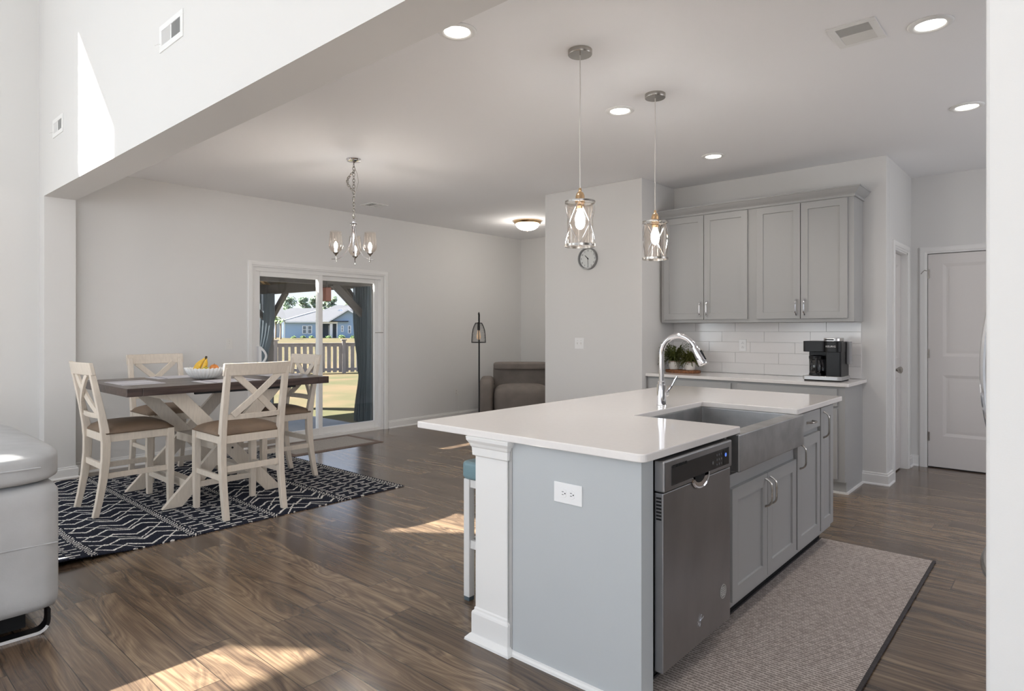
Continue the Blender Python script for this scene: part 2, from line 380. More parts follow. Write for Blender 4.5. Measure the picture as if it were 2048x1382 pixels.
# door casings
def casing(name, O, U, N, x0, x1, z1, w=0.065, t=0.018):
    O, U, N = V(O), V(U), V(N); Z = V((0, 0, 1))
    prof = [(0, -0.002), (0, t * 0.55), (w * 0.25, t * 0.7), (w * 0.3, t), (w * 0.85, t), (w, t * 0.7), (w, -0.002)]
    rings = [[O + U * (x0 - a) + N * b for a, b in prof], [O + U * (x0 - a) + Z * (z1 + a) + N * b for a, b in prof], [O + U * (x1 + a) + Z * (z1 + a) + N * b for a, b in prof], [O + U * (x1 + a) + N * b for a, b in prof]]
    return struct(MB().rings(rings).build(name, M['trim']))
casing('trim_1', (0, YD, 0), (1, 0, 0), (0, -1, 0), DX0, DX1, DZ1)
casing('trim_2', (0, 1.17, 0), (1, 0, 0), (0, -1, 0), PX0, PX1, PZ1)
casing('trim_3', (BX, 0, 0), (0, 1, 0), (-1, 0, 0), BD0, BD1, BDZ)
# jambs
mb = MB(); mb.box((PX0, 1.165, 0), (PX0 + 0.015, 1.27, PZ1)); mb.box((PX1 - 0.015, 1.165, 0), (PX1, 1.27, PZ1)); mb.box((PX0, 1.165, PZ1 - 0.015), (PX1, 1.27, PZ1)); struct(mb.build('trim_4', M['trim']))

# ---- hinged doors
def hinge(parent, c, axis):
    mb = MB(); c = V(c); mb.cyl(c - V((0, 0, 0.045)), 0.0065, 0.09, 10)
    a = V(axis) * 0.018; mb.bar(c - V((0, 0, 0.042)), c + V((0, 0, 0.042)), a, V((0.0015, 0.0015, 0))); return mb.build('hinge', M['nickel'], parent, smooth=True)
mb = MB(); mb.panel((BX + 0.045, BD0 + 0.004, 0.012), (0, 1, 0), (-1, 0, 0), BD1 - BD0 - 0.008, BDZ - 0.018, 0.04, [(0.30, 0.885), (1.065, 1.95)], 0.009, 0.028, 0.118, BD1 - BD0 - 0.126)
mb.panel((BX + 0.045 - 0.0312, BD0 + 0.004 + 0.118 + 0.05, 0.012 + 0.35), (0, 1, 0), (-1, 0, 0), BD1 - BD0 - 0.008 - 0.336, 0.485, 0.003, [(0.2, 0.2)], 0.0, 0.0, 0.1, 0.3)
mb.panel((BX + 0.045 - 0.0312, BD0 + 0.004 + 0.118 + 0.05, 0.012 + 1.115), (0, 1, 0), (-1, 0, 0), BD1 - BD0 - 0.008 - 0.336, 0.785, 0.003, [(0.2, 0.2)], 0.0, 0.0, 0.1, 0.3)
d1 = sub(struct(mb.build('door_1', M['door'])), None)
for z in (0.30, 1.10, 1.87): hinge(d1, (BX - 0.002, BD1 + 0.001, z), (0, 1, 0))
mb = MB(); mb.tube([(BX - 0.004, BD1 + 0.003, 1.90), (BX - 0.03, BD1 + 0.02, 1.905), (BX - 0.055, BD1 + 0.035, 1.885), (BX - 0.05, BD1 + 0.045, 1.87)], 0.004); mb.build('hinge_stop', M['nickel'], d1, smooth=True)
mb = MB(); mb.panel((PX0 + 0.018, 1.255, 0.012), (1, 0, 0), (0, -1, 0), PX1 - PX0 - 0.036, PZ1 - 0.03, 0.035, [(0.28, 0.87), (1.05, 1.93)], 0.008, 0.025, 0.1, PX1 - PX0 - 0.136)
d2 = sub(struct(mb.build('door_2', M['door'])), None)
mb = MB(); kx = 6.63; mb.lathe([(0.030, 0), (0.031, 0.006), (0.012, 0.010), (0.011, 0.032), (0.020, 0.040), (0.027, 0.052), (0.026, 0.064), (0.014, 0.072), (0.001, 0.073)], (0, 0, 0), 20); bmesh.ops.scale(mb.b, vec=(1.15, 1.15, 1.15), verts=mb.b.verts)
bmesh.ops.rotate(mb.b, verts=mb.b.verts, cent=(0, 0, 0), matrix=Matrix.Rotation(PI/2, 3, 'X')); bmesh.ops.translate(mb.b, verts=mb.b.verts, vec=(kx, 1.219, 0.965)); mb.build('door_knob', M['nickel'], d2, smooth=True)

# ---- sliding glass door
frm = MB(); y0, y1 = YD + 0.015, YD + 0.12
for a, c in (((DX0, y0, 0), (DX0 + 0.04, y1, DZ1)), ((DX1 - 0.04, y0, 0), (DX1, y1, DZ1)), ((DX0 + 0.0402, y0, DZ1 - 0.045), (DX1 - 0.0402, y1, DZ1)), ((DX0 + 0.0402, y0, 0), (DX1 - 0.0402, y1, 0.035))): frm.box(a, c)
d3 = sub(struct(frm.build('door_3', M['trim'])), None)
def sash(x0, x1, ya, yb, zb):
    s = MB(); z0, z1 = 0.035, DZ1 - 0.045; wv = 0.055
    s.box((x0, ya, z0), (x0 + wv, yb, z1)); s.box((x1 - wv, ya, z0), (x1, yb, z1)); s.box((x0 + wv, ya, z1 - wv), (x1 - wv, yb, z1)); s.box((x0 + wv, ya, z0), (x1 - wv, yb, z0 + zb))
    o = sub(s.build('door_sash', M['trim'], d3, bevel=0.003), None)
    g = MB().box((x0 + wv, (ya+yb)/2 - 0.003, z0 + zb), (x1 - wv, (ya+yb)/2 + 0.003, z1 - wv)); g.build('glass_pane', M['glass'], o); return o
s1 = sash(DX0 + 0.04, 4.275, YD + 0.03, YD + 0.065, 0.085); s2 = sash(4.225, DX1 - 0.04, YD + 0.075, YD + 0.11, 0.085)
mb = MB(); hx = 3.455; mb.tube([(hx + 0.05*math.sin(PI*k/12)*1.1, YD - 0.025 - 0.012*math.sin(PI*k/12), 0.935 + 0.19*k/12) for k in range(13)], 0.008, flat=1.5); mb.box((hx - 0.02, YD - 0.015, 0.92), (hx + 0.012, YD + 0.03, 1.14)); mb.build('door_handle', M['plastic'], s1, smooth=True)
mb = MB(); mb.box((5.05, YD + 0.01, 1.285), (5.19, YD + 0.02, 1.293)); mb.build('security_bar', M['nickel'], d3)
# high windows of the living room (their sunlight falls on the header and the floor)
for i, h in enumerate(HW):
    mb = MB()
    for a, c in (((h[0], YD+0.04, h[2]), (h[0]+0.012, YD+0.12, h[3])), ((h[1]-0.012, YD+0.04, h[2]), (h[1], YD+0.12, h[3])), ((h[0], YD+0.04, h[2]), (h[1], YD+0.12, h[2]+0.012)), ((h[0], YD+0.04, h[3]-0.012), (h[1], YD+0.12, h[3]))): mb.box(a, c)
    wi = sub(struct(mb.build('window_%d' % (i+1), M['trim'])), None)
    MB().box((h[0]+0.012, YD+0.078, h[2]+0.012), (h[1]-0.012, YD+0.082, h[3]-0.012)).build('glass_pane', M['glass'], wi)
# ================================================================== kitchen island
def pull(O, D, N, L, proj=0.03, r=0.005, waist=True):
    """arched bar pull: O centre on the surface, D along, N outward"""
    O, D, N = V(O), V(D), V(N); pts = []; rr = []
    for k in range(17):
        t = -1 + 2 * k / 16; a = abs(t)
        h = proj * (1 - a ** 6) if a < 1 else 0
        pts.append(O + D * (t * L / 2 * (1 if a < 0.9 else 1)) + N * h); rr.append(r * (1.25 if a > 0.9 else 1.0))
    return MB().tube(pts, rr, 8)
IX0, IX1 = 1.946, 4.30
isl = thing('kitchen_island', 'grey kitchen island cabinet run with white square corner post and plain end panel', 'kitchen island', (3.0, 1.6, 0))
b = MB(); b.box((2.70, 1.13, 0.10), (3.585, 1.72, 0.69)); b.box((3.585, 1.13, 0.10), (IX1, 1.72, 0.878)); b.box((2.03, 1.70, 0.0), (IX1, 1.72, 0.878)); b.box((2.70, 1.20, 0.0), (IX1 - 0.02, 1.70, 0.10))
b.box((2.675, 1.13, 0.10), (2.70, 1.70, 0.878))
body = sub(b.build('cabinet_body', M['cab'], isl), isl)
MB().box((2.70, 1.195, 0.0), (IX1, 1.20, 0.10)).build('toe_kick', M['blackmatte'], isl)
e = MB(); e.box((IX0, 1.119, 0), (2.03, 1.72, 0.878)); e.build('end_panel', M['cabpanel'], isl, bevel=0.0015)
q = MB(); q.prism([(IX0, 1.119, 0), (IX0 - 0.016, 1.119, 0), (IX0 - 0.014, 1.119, 0.010), (IX0 - 0.008, 1.119, 0.016), (IX0, 1.119, 0.019)], (0, 0.603, 0)); q.build('shoe_moulding', M['trim'], isl)
q = MB(); q.box((IX0 - 0.004, 1.718, 0.02), (IX0 + 0.02, 1.734, 0.85)); q.build('scribe_strip', M['cab'], isl)
# corner post
pc = (2.03, 1.833)
def sq(mb, prof, cx, cy):
    mb.rings([[V((cx - h, cy - h, z)), V((cx + h, cy - h, z)), V((cx + h, cy + h, z)), V((cx - h, cy + h, z))] for h, z in prof])
p = MB(); H = 0.092
sq(p, [(H + 0.036, 0), (H + 0.034, 0.010), (H + 0.019, 0.026), (H + 0.013, 0.030), (H + 0.013, 0.115), (H + 0.011, 0.122), (H + 0.004, 0.128), (H + 0.004, 0.136), (H, 0.142), (H, 0.792), (H + 0.010, 0.796), (H + 0.012, 0.830), (H + 0.016, 0.836), (H + 0.020, 0.848), (H + 0.029, 0.862), (H + 0.031, 0.878)], pc[0], pc[1])
p.build('corner_post', M['trim'], isl, bevel=0.0015, seg=1)
# far post
p = MB(); sq(p, [(H + 0.03, 0), (H + 0.013, 0.026), (H + 0.013, 0.115), (H, 0.142), (H, 0.792), (H + 0.012, 0.80), (H + 0.029, 0.878)], 4.19, pc[1]); p.build('corner_post', M['trim'], isl)
def shaker(name, x0, x1, z0, z1, y=1.13, parent=isl, handle=None, st=0.06, dr=False):
    m = MB(); m.panel((x0, y, z0), (1, 0, 0), (0, -1, 0), x1 - x0, z1 - z0, 0.021, [] if dr else [(st, z1 - z0 - st)], 0.009, 0.002, st, x1 - x0 - st)
    d = sub(m.build(name, M['cab'], parent, bevel=0.0012, seg=1), isl)
    if handle:
        O, D, L = handle; pull(O, D, (0, -1, 0), L, 0.032, 0.0048).build('handle', M['nickel'], d, smooth=True)
    return d
YF = 1.109
shaker('door', 2.715, 3.140, 0.135, 0.635, handle=((3.112, YF, 0.545), (0, 0, 1), 0.135))
shaker('door', 3.146, 3.575, 0.135, 0.635, handle=((3.176, YF, 0.545), (0, 0, 1), 0.135))
shaker('door', 3.600, 4.010, 0.135, 0.735, handle=((3.635, YF, 0.640), (0, 0, 1), 0.135))
shaker('drawer', 3.600, 4.010, 0.765, 0.868, dr=True, handle=((3.805, YF, 0.812), (1, 0, 0), 0.10))
shaker('door', 4.030, 4.285, 0.135, 0.868, handle=((4.075, YF, 0.765), (0, 0, 1), 0.155))
# worktop with the sink cut-out
SX0, SX1, SY1 = 2.765, 3.555, 1.635
TZ0, TZ1 = 0.878, 0.908
def rc(cx, cy, r, a0, a1, n=6): return [(cx + r * math.cos(a0 + (a1 - a0) * k / n), cy + r * math.sin(a0 + (a1 - a0) * k / n)) for k in range(n + 1)]
X0, X1, Y0, Y1 = 1.915, 4.43, 1.092, 2.292
poly = rc(X0 + 0.03, Y0 + 0.03, 0.03, PI, 1.5 * PI) + [(SX0 - 0.006, Y0), (SX0, Y0 + 0.006), (SX0, SY1), (SX1, SY1), (SX1, Y0 + 0.006), (SX1 + 0.006, Y0)] + rc(X1 - 0.01, Y0 + 0.01, 0.01, 1.5 * PI, 2 * PI, 3) + rc(X1 - 0.02, Y1 - 0.02, 0.02, 0, 0.5 * PI) + rc(X0 + 0.015, Y1 - 0.015, 0.015, 0.5 * PI, PI)
m = MB(); m.prism([(x, y, TZ0) for x, y in poly], (0, 0, TZ1 - TZ0))
tag(m.build('worktop', M['quartz'], bevel=0.004, seg=2), 'white quartz worktop on the kitchen island with the sink cut into it', 'worktop')
# farmhouse sink
sk = thing('farmhouse_sink', 'stainless steel apron front farmhouse sink set into the island', 'sink', (3.16, 1.35, 0.66))
m = MB(); ya, yb = 1.078, 1.665; xa, xb = 2.715, 3.605; zt = 0.8775; iz = 0.70; w1 = 0.022
ix0, ix1, iy0, iy1 = SX0 - 0.004, SX1 + 0.004, 1.155, SY1 + 0.004
O_ = [(xa, ya), (xb, ya), (xb, yb), (xa, yb)]; I_ = [(ix0, iy0), (ix1, iy0), (ix1, iy1), (ix0, iy1)]; J_ = [(ix0 + .012, iy0 + .012), (ix1 - .012, iy0 + .012), (ix1 - .012, iy1 - .012), (ix0 + .012, iy1 - .012)]
m.rings([[V((x, y, 0.712)) for x, y in O_], [V((x, y, zt)) for x, y in O_], [V((x, y, zt)) for x, y in I_], [V((x, y, iz)) for x, y in I_], [V((x, y, iz - 0.008)) for x, y in J_]])
m.build('basin', M['sinksteel'], sk, bevel=0.005, seg=3)
MB().lathe([(0.055, 0), (0.055, 0.003), (0.03, 0.001)], (3.16, 1.45, 0.6925), 20).build('drain', M['chrome'], sk, smooth=True)
# tap
fx, fy = 3.205, 1.715
fa = thing('kitchen_tap', 'tall chrome gooseneck pull-down kitchen tap behind the island sink', 'tap', (fx, fy, TZ1))
m = MB(); m.lathe([(0.029, 0), (0.029, 0.004), (0.0265, 0.007), (0.0265, 0.118), (0.024, 0.121)], (fx, fy, TZ1), 28); m.build('tap_body', M['chrome'], fa, smooth=True)
m = MB(); m.lathe([(0.0215, 0), (0.0215, 0.014), (0.017, 0.018)], (fx, fy, TZ1 + 0.121), 24); m.build('collar', M['chrome'], fa, smooth=True)
arc = [(fx, fy, TZ1 + 0.12), (fx, fy, TZ1 + 0.20), (fx, fy, 1.19)]; R = 0.103; cyy = fy - R; cz = 1.198
for k in range(1, 19):
    a = PI * 0.84 * k / 18; arc.append((fx, cyy + R * math.cos(a), cz + R * math.sin(a)))
end = V(arc[-1]); a = PI * 0.84; tdir = V((0, -math.sin(a), math.cos(a))).normalized(); e1 = end + tdir * 0.012
m = MB(); m.tube(arc + [tuple(e1)], 0.0145, 16); m.build('spout', M['chrome'], fa, smooth=True)
m = MB(); m.tube([e1 - tdir * 0.004, e1 + tdir * 0.006, e1 + tdir * 0.012, e1 + tdir * 0.06, e1 + tdir * 0.095, e1 + tdir * 0.10], [0.017, 0.0185, 0.020, 0.0225, 0.0245, 0.022], 18)
sh = sub(m.build('spray_head', M['chrome'], fa, smooth=True), fa)
s_ = e1 + tdir * 0.05 + V((0, -0.022, 0.006)); m = MB(); m.tube([s_ - tdir * 0.028, s_ + tdir * 0.028], 0.006, 8); m.build('spray_button', M['blackgloss'], sh, smooth=True)
m = MB(); m.cyl((fx + 0.02, fy - 0.001, TZ1 + 0.062), 0.0145, 0.04, 16, axis='x'); m.tube([(fx + 0.05, fy - 0.002, TZ1 + 0.068), (fx + 0.062, fy - 0.028, TZ1 + 0.105), (fx + 0.07, fy - 0.05, TZ1 + 0.15), (fx + 0.072, fy - 0.058, TZ1 + 0.165)], [0.006, 0.005, 0.0048, 0.006], 10); m.build('lever_handle', M['chrome'], fa, smooth=True)

# dishwasher
dw = thing('dishwasher', 'stainless steel built-in dishwasher in the near end of the island', 'dishwasher', (2.33, 1.1, 0))
wx0, wx1, wy = 2.036, 2.635, 1.083
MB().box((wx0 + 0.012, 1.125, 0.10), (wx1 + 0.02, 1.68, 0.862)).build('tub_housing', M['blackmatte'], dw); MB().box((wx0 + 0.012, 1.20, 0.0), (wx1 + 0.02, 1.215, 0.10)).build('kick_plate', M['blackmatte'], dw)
m = MB(); m.box((wx0 + 0.003, wy + 0.002, 0.108), (wx1 - 0.003, 1.122, 0.752)); dd = sub(m.build('door', M['steel'], dw, bevel=0.004, seg=3), dw)
m = MB(); m.box((wx0, wy - 0.004, 0.755), (wx1, 1.122, 0.868)); cp = sub(m.build('control_strip', M['steel'], dw, bevel=0.006, seg=3), dw)
MB().box((wx0 + 0.055, wy - 0.0055, 0.772), (wx1 - 0.035, wy - 0.0035, 0.842)).build('control_panel', M['darkpanel'], cp)
m = MB(); m.box((wx1 - 0.095, wy - 0.0065, 0.776), (wx1 - 0.038, wy - 0.005, 0.838)); m.build('display', M['blackgloss'], cp)
m = MB()
for (cx, cz_, r) in ((wx1 - 0.072, 0.815, 0.008),): m.lathe([(r, 0), (r, 0.001)], (cx, wy - 0.0078, cz_), 14, axis='y')
m.build('indicator_light', mat('indicator_blue', rgb(90, 120, 190), 0.3, emit=rgb(90, 130, 230), estr=0.8), cp)
m = MB()
for k in range(5): m.box((wx0 + 0.062 + k * 0.024, wy - 0.0068, 0.835), (wx0 + 0.078 + k * 0.024, wy - 0.005, 0.845))
m.build('vent_slots', M['blackmatte'], cp)
for i in range(3):
    for j in range(3): MB().lathe([(0.005, 0), (0.005, 0.001)], (wx1 - 0.115 - i * 0.021, wy - 0.0068, 0.787 + j * 0.019), 10, axis='y').build('button', mat('button_grey', rgb(98, 98, 100), 0.4), cp)
MB().lathe([(0.007, 0), (0.007, 0.001)], (wx1 - 0.195, wy - 0.0068, 0.80), 12, axis='y').build('button', mat('button_grey', rgb(98, 98, 100), 0.4), cp)
# handle scoop
m = MB(); n_ = 16; r0, r1 = [], []
for k in range(n_ + 1):
    a = PI + PI * k / n_; r0.append((2.335 + 0.075 * math.cos(a), 0.772 + 0.052 * math.sin(a)))
prof = [(1.0, 0.0015), (0.95, 0.004), (0.88, 0.0), (0.75, -0.016)]
rings = [[V((2.335 + (x - 2.335) * s, wy - 0.002 - dpt * 1.0 + (0 if dpt > 0 else 0), 0.772 + (z - 0.772) * s)) for x, z in r0] for s, dpt in [(1.06, 0.0), (1.0, 0.005), (0.90, 0.003)]]
m.rings(rings, close=False, cap=False)
m.quad([V((x, wy - 0.004, z)) for x, z in [(2.335 + (x - 2.335) * 0.90, 0.772 + (z - 0.772) * 0.90) for x, z in r0]])
m.build('handle_scoop', M['chrome'], dd, smooth=True)
m = MB(); m.quad([V((2.335 + (x - 2.335) * 0.6 - 0.01, wy - 0.0052, 0.772 + (z - 0.772) * 0.55)) for x, z in r0]); m.build('scoop_hollow', M['blackmatte'], dd)
m = MB()
for k in range(7): m.box((wx0 + 0.0016, 1.092, 0.655 + k * 0.0125), (wx0 + 0.0034, 1.112, 0.6615 + k * 0.0125))
m.build('side_vent', M['blackmatte'], dd)
m = MB(); m.lathe([(0.030, 0), (0.030, 0.0008)], (2.555, wy + 0.0008, 0.245), 28, axis='y'); st = sub(m.build('round_sticker', mat('sticker_film', rgb(150, 148, 146), 0.35, 0.5), dd), dw)
m = MB()
rg = [(2.555 + 0.028 * math.cos(2*PI*k/30), wy + 0.0003, 0.245 + 0.028 * math.sin(2*PI*k/30)) for k in range(30)]; m.tube(rg, 0.0009, 5, closed=True)
for k, (hw) in enumerate((0.014, 0.020, 0.022, 0.020, 0.015)):
    for j in range(3): m.box((2.555 - hw + j * hw * 0.7, wy - 0.0004, 0.259 - k * 0.0078), (2.555 - hw + j * hw * 0.7 + hw * 0.52, wy + 0.0006, 0.2625 - k * 0.0078))
m.build('sticker_print', mat('sticker_print', rgb(205, 205, 203), 0.4), dd)
m = MB(); bx, bz = 2.335, 0.200
m.tube([(bx - 0.004, wy - 0.001, bz - 0.022), (bx + 0.002, wy - 0.001, bz - 0.008), (bx + 0.009, wy - 0.001, bz + 0.010), (bx + 0.010, wy - 0.001, bz + 0.020), (bx + 0.004, wy - 0.001, bz + 0.018)], 0.0016, 6)
m.tube([(bx - 0.026, wy - 0.001, bz + 0.003), (bx - 0.014, wy - 0.001, bz - 0.006), (bx, wy - 0.001, bz + 0.004), (bx + 0.016, wy - 0.001, bz + 0.002), (bx + 0.028, wy - 0.001, bz + 0.008)], 0.0014, 6)
m.build('swirl_emblem', M['chrome'], dd, smooth=True)

# sockets / switches : built on a plane
def plate(name, label, O, U, N, W, H, kind, group=None, horizontal=False, col='plastic'):
    """O = centre on wall, U along wall, N outward"""
    O, U, N = V(O), V(U).normalized(), V(N).normalized(); Z = V((0, 0, 1))
    Rm = Matrix((U, Z, N)).transposed().to_4x4(); Rm.translation = O
    t = thing(name, label, 'switch' if kind != 'outlet' else 'power outlet', tuple(O), group)
    m = MB(); m.box((-W/2, -H/2, 0), (W/2, H/2, 0.005), Rm); m.build('cover_plate', M[col], t, bevel=0.0022, seg=2)
    A, B = (0, 1) if horizontal else (1, 0)
    def loc(a, c, n): return (a, c, n) if horizontal else (c, a, n)
    if kind == 'outlet':
        for s in (-1, 1):
            f = MB(); pts = []
            for k in range(24):
                a = 2*PI*k/24; x, y = 0.0172*math.cos(a), max(-0.0135, min(0.0135, 0.0172*math.sin(a))); pts.append(V(loc(y if not horizontal else y + 0, x, 0)))
            c = V(loc(s * 0.0195, 0, 0.0045))
            f.prism([Rm @ (p_ + c) for p_ in pts], N * 0.0022); fo = sub(f.build('receptacle', M[col], t, bevel=0.0005, seg=1), t)
            h = MB()
            for q_ in (-0.0055, 0.0055):
                a_ = V(loc(s*0.0195 - 0.006, q_ - 0.001, 0.0064)); b_ = V(loc(s*0.0195 + 0.002, q_ + 0.001, 0.0072)); h.box(tuple(a_), tuple(b_), Rm)
            cc = V(loc(s*0.0195 + 0.0085, 0, 0.0064)); h.box((cc.x - 0.0022, cc.y - 0.0022, cc.z), (cc.x + 0.0022, cc.y + 0.0022, cc.z + 0.0008), Rm)
            h.build('slots', M['blackmatte'], fo)
    else:
        nsw = 1 if kind == 'switch' else 2
        for k in range(nsw):
            x = 0 if nsw == 1 else (-0.023 + 0.046 * k)
            f = MB(); f.box((x - 0.005, -0.011, 0.004), (x + 0.005, 0.011, 0.007), Rm); f.box((x - 0.0035, 0.0, 0.006), (x + 0.0035, 0.009, 0.014), Rm); f.build('toggle', M['offw'], t)
            sc2 = MB(); sc2.cyl((0, 0, 0), 0.0025, 0.001, 8); bmesh.ops.transform(sc2.b, matrix=Rm @ Matrix.Translation((x, 0.030, 0.0048)), verts=sc2.b.verts); sc2.build('screw', M['nickel'], t)
    return t
plate('power_outlet', 'white double power outlet set sideways in the grey end panel of the island', (IX0, 1.434, 0.7105), (0, -1, 0), (-1, 0, 0), 0.132, 0.078, 'outlet', horizontal=True)
plate('power_outlet', 'white power outlet on the tiled splashback left of the coffee maker', (6.1255, 2.40, 1.178), (0, -1, 0), (-1, 0, 0), 0.072, 0.118, 'outlet')
plate('light_switch', 'white double light switch under the wall clock', (5.47, 3.885, 1.185), (0, -1, 0), (-1, 0, 0), 0.115, 0.118, 'double')
plate('light_switch', 'white single light switch on the wall left of the sliding door', (3.108, YD, 1.176), (1, 0, 0), (0, -1, 0), 0.072, 0.118, 'switch', col='offw')
o_ = plate('power_outlet', 'white power outlet low on the wall with the floor lamp cord', (6.50, YD, 0.395), (1, 0, 0), (0, -1, 0), 0.072, 0.118, 'outlet', col='offw')

# ================================================================== wall cabinets, base cabinets, splashback
N_ = (-1, 0, 0)
def cabdoor(parent, root, name, X, y0, y1, z0, z1, flat=False, hy=None, hz=0, hl=0.12, horiz=False, st=0.058):
    m = MB(); W = y1 - y0
    m.panel((X, y1, z0), (0, -1, 0), N_, W, z1 - z0, 0.021, [] if flat else [(st, z1 - z0 - st)], 0.009, 0.002, st, W - st)
    d = sub(m.build(name, M['cab'], parent, bevel=0.0012, seg=1), root)
    if hy is not None: pull((X - 0.021, hy, hz), (0, 1, 0) if horiz else (0, 0, 1), N_, hl, 0.03, 0.0075).build('handle', M['chrome'], d, smooth=True)
UX = 5.83
for i, (ya, yb, dl, lab) in enumerate(((2.17, 3.12, [(2.235, 2.655), (2.661, 3.085)], 'grey double-door wall cabinet beside the pantry block corner, above the potted plants'),
                                  (1.35, 2.17, [(1.395, 1.765), (1.771, 2.150)], 'grey double-door wall cabinet with an exposed side, above the coffee maker'))):
    c = thing('wall_cabinet', lab, 'cabinet', (UX, (ya + yb) / 2, 1.40), 'grey wall cabinets')
    MB().box((UX, ya, 1.40), (6.1255, yb, 2.455)).build('cabinet_body', M['cab'], c)
    (a0, a1), (b0, b1) = dl
    cabdoor(c, c, 'door', UX, a0, a1, 1.43, 2.44, hy=a1 - 0.032, hz=1.532, hl=0.14)
    cabdoor(c, c, 'door', UX, b0, b1, 1.43, 2.44, hy=b0 + 0.032, hz=1.532, hl=0.14)
# crown moulding wrapping front and exposed side
prof = [(0.0, 2.448), (0.012, 2.448), (0.013, 2.460), (0.008, 2.463), (0.010, 2.470), (0.018, 2.476), (0.034, 2.490), (0.048, 2.506), (0.056, 2.518), (0.062, 2.520), (0.062, 2.530), (0.0, 2.530)]
m = MB(); m.rings([[V((UX - a, 3.138, z)) for a, z in prof], [V((UX - a, 1.35 - a, z)) for a, z in prof], [V((6.138, 1.35 - a, z)) for a, z in prof]])
tag(m.build('crown_moulding', M['cab']), 'grey crown moulding along the top of the wall cabinets', 'moulding')
LX = 5.57
for i, (ya, yb, lab) in enumerate(((2.255, 3.135, 'grey base cabinet in the corner under the potted plants'), (1.354, 2.255, 'grey base cabinet with an exposed side, under the coffee maker'))):
    c = thing('base_cabinet', lab, 'cabinet', (LX, (ya + yb) / 2, 0), 'grey base cabinets')
    m = MB(); m.box((LX, ya, 0.10), (6.138, yb, 0.872)); m.box((LX + (0.05 if i == 0 else 0.04), ya, 0), (6.138, yb, 0.10)); m.build('cabinet_body', M['cab'], c)
    g = 0.055 if i else 0.03
    cabdoor(c, c, 'drawer', LX, ya + g, yb - 0.03, 0.712, 0.852, flat=True)
    mid = (ya + yb) / 2
    cabdoor(c, c, 'door', LX, ya + g, mid - 0.003, 0.125, 0.695); cabdoor(c, c, 'door', LX, mid + 0.003, yb - 0.03, 0.125, 0.695)
    m = MB(); m.box((LX + 0.028, ya, 0), (LX + 0.042, yb, 0.016)); 
    if i: m.box((LX + 0.03, ya - 0.014, 0), (6.12, ya, 0.016))
    m.build('shoe_moulding', M['trim'], c)
pl = [(5.535, 3.139), (5.535, 1.325)] ; 
poly = [(6.138, 3.139), (5.535, 3.139)] + [(x, y) for x, y in rc(5.55, 1.335, 0.015, PI, 1.5 * PI, 4)] + [(6.138, 1.32)]
m = MB(); m.prism([(x, y, 0.873) for x, y in poly], (0, 0, 0.028)); tag(m.build('worktop', M['quartz'], bevel=0.003), 'white quartz worktop on the grey base cabinets against the tiled wall', 'worktop')

def tile_mat():
    m = bpy.data.materials.new('white_tile'); m.use_nodes = True; n = m.node_tree.nodes; L = m.node_tree.links; b = n['Principled BSDF']
    b.inputs['Base Color'].default_value = rgb(236, 234, 233); b.inputs['Roughness'].default_value = 0.12; b.inputs['Specular IOR Level'].default_value = 0.5
    nz = n.new('ShaderNodeTexNoise'); nz.inputs['Scale'].default_value = 7; t = n.new('ShaderNodeTexCoord'); L.new(t.outputs['Object'], nz.inputs['Vector'])
    bp = n.new('ShaderNodeBump'); bp.inputs['Strength'].default_value = 0.15; bp.inputs['Distance'].default_value = 0.01; L.new(nz.outputs[0], bp.inputs['Height']); L.new(bp.outputs[0], b.inputs['Normal'])
    return m
M['tile'] = tile_mat(); M['grout'] = mat('grout', rgb(205, 203, 201), 0.9)
g = struct(MB().box((6.131, 1.36, 0.902), (6.1395, 3.139, 1.399)).build('wall_splashback', M['grout'])); sub(g, None)
m = MB(); TL, TH, G = 0.4165, 0.1025, 0.0022
for r in range(5):
    z0 = 0.904 + r * TH; z1 = min(z0 + TH - G, 1.399); off = [2.476, 2.611, 2.745, 2.476, 2.611][4 - r]
    y = off - 5 * TL
    while y < 3.139:
        a, c_ = max(y + G / 2, 1.362), min(y + TL - G / 2, 3.138)
        if c_ - a > 0.01: m.box((6.127, a, z0), (6.1315, c_, z1))
        y += TL
m.build('tiles', M['tile'], g, bevel=0.0012, seg=2)

# coffee maker
def K(y): return y
cm = thing('coffee_maker', 'black and silver coffee maker with a glass carafe on the back worktop', 'coffee maker', (5.80, 1.55, 0.901))
cx0, cy0, cy1, zc = 5.66, 1.405, 1.71, 0.901
def rbox(mb, x0, x1, y0, y1, z0, z1, r=0.02, n=4):
    pts = rc(x0 + r, y0 + r, r, PI, 1.5*PI, n) + rc(x1 - r, y0 + r, r, 1.5*PI, 2*PI, n) + rc(x1 - r, y1 - r, r, 0, 0.5*PI, n) + rc(x0 + r, y1 - r, r, 0.5*PI, PI, n)
    mb.prism([(x, y, z0) for x, y in pts], (0, 0, z1 - z0)); return mb
rbox(MB(), cx0 + 0.01, cx0 + 0.29, cy0 + 0.01, cy1 - 0.01, zc, zc + 0.010).build('rubber_foot', M['blackmatte'], cm)
rbox(MB(), cx0, cx0 + 0.30, cy0, cy1, zc + 0.010, zc + 0.042, 0.03).build('base', mat('silver_plastic', rgb(190, 190, 190), 0.3, metal=0.8), cm, bevel=0.003)
rbox(MB(), cx0 + 0.15, cx0 + 0.29, cy0 + 0.01, cy1 - 0.012, zc + 0.042, zc + 0.33, 0.012).build('rear_housing', M['blackgloss'], cm, bevel=0.003)
rbox(MB(), cx0 + 0.02, cx0 + 0.16, cy0 + 0.006, cy0 + 0.125, zc + 0.042, zc + 0.25, 0.012).build('front_tower', M['blackgloss'], cm, bevel=0.003)
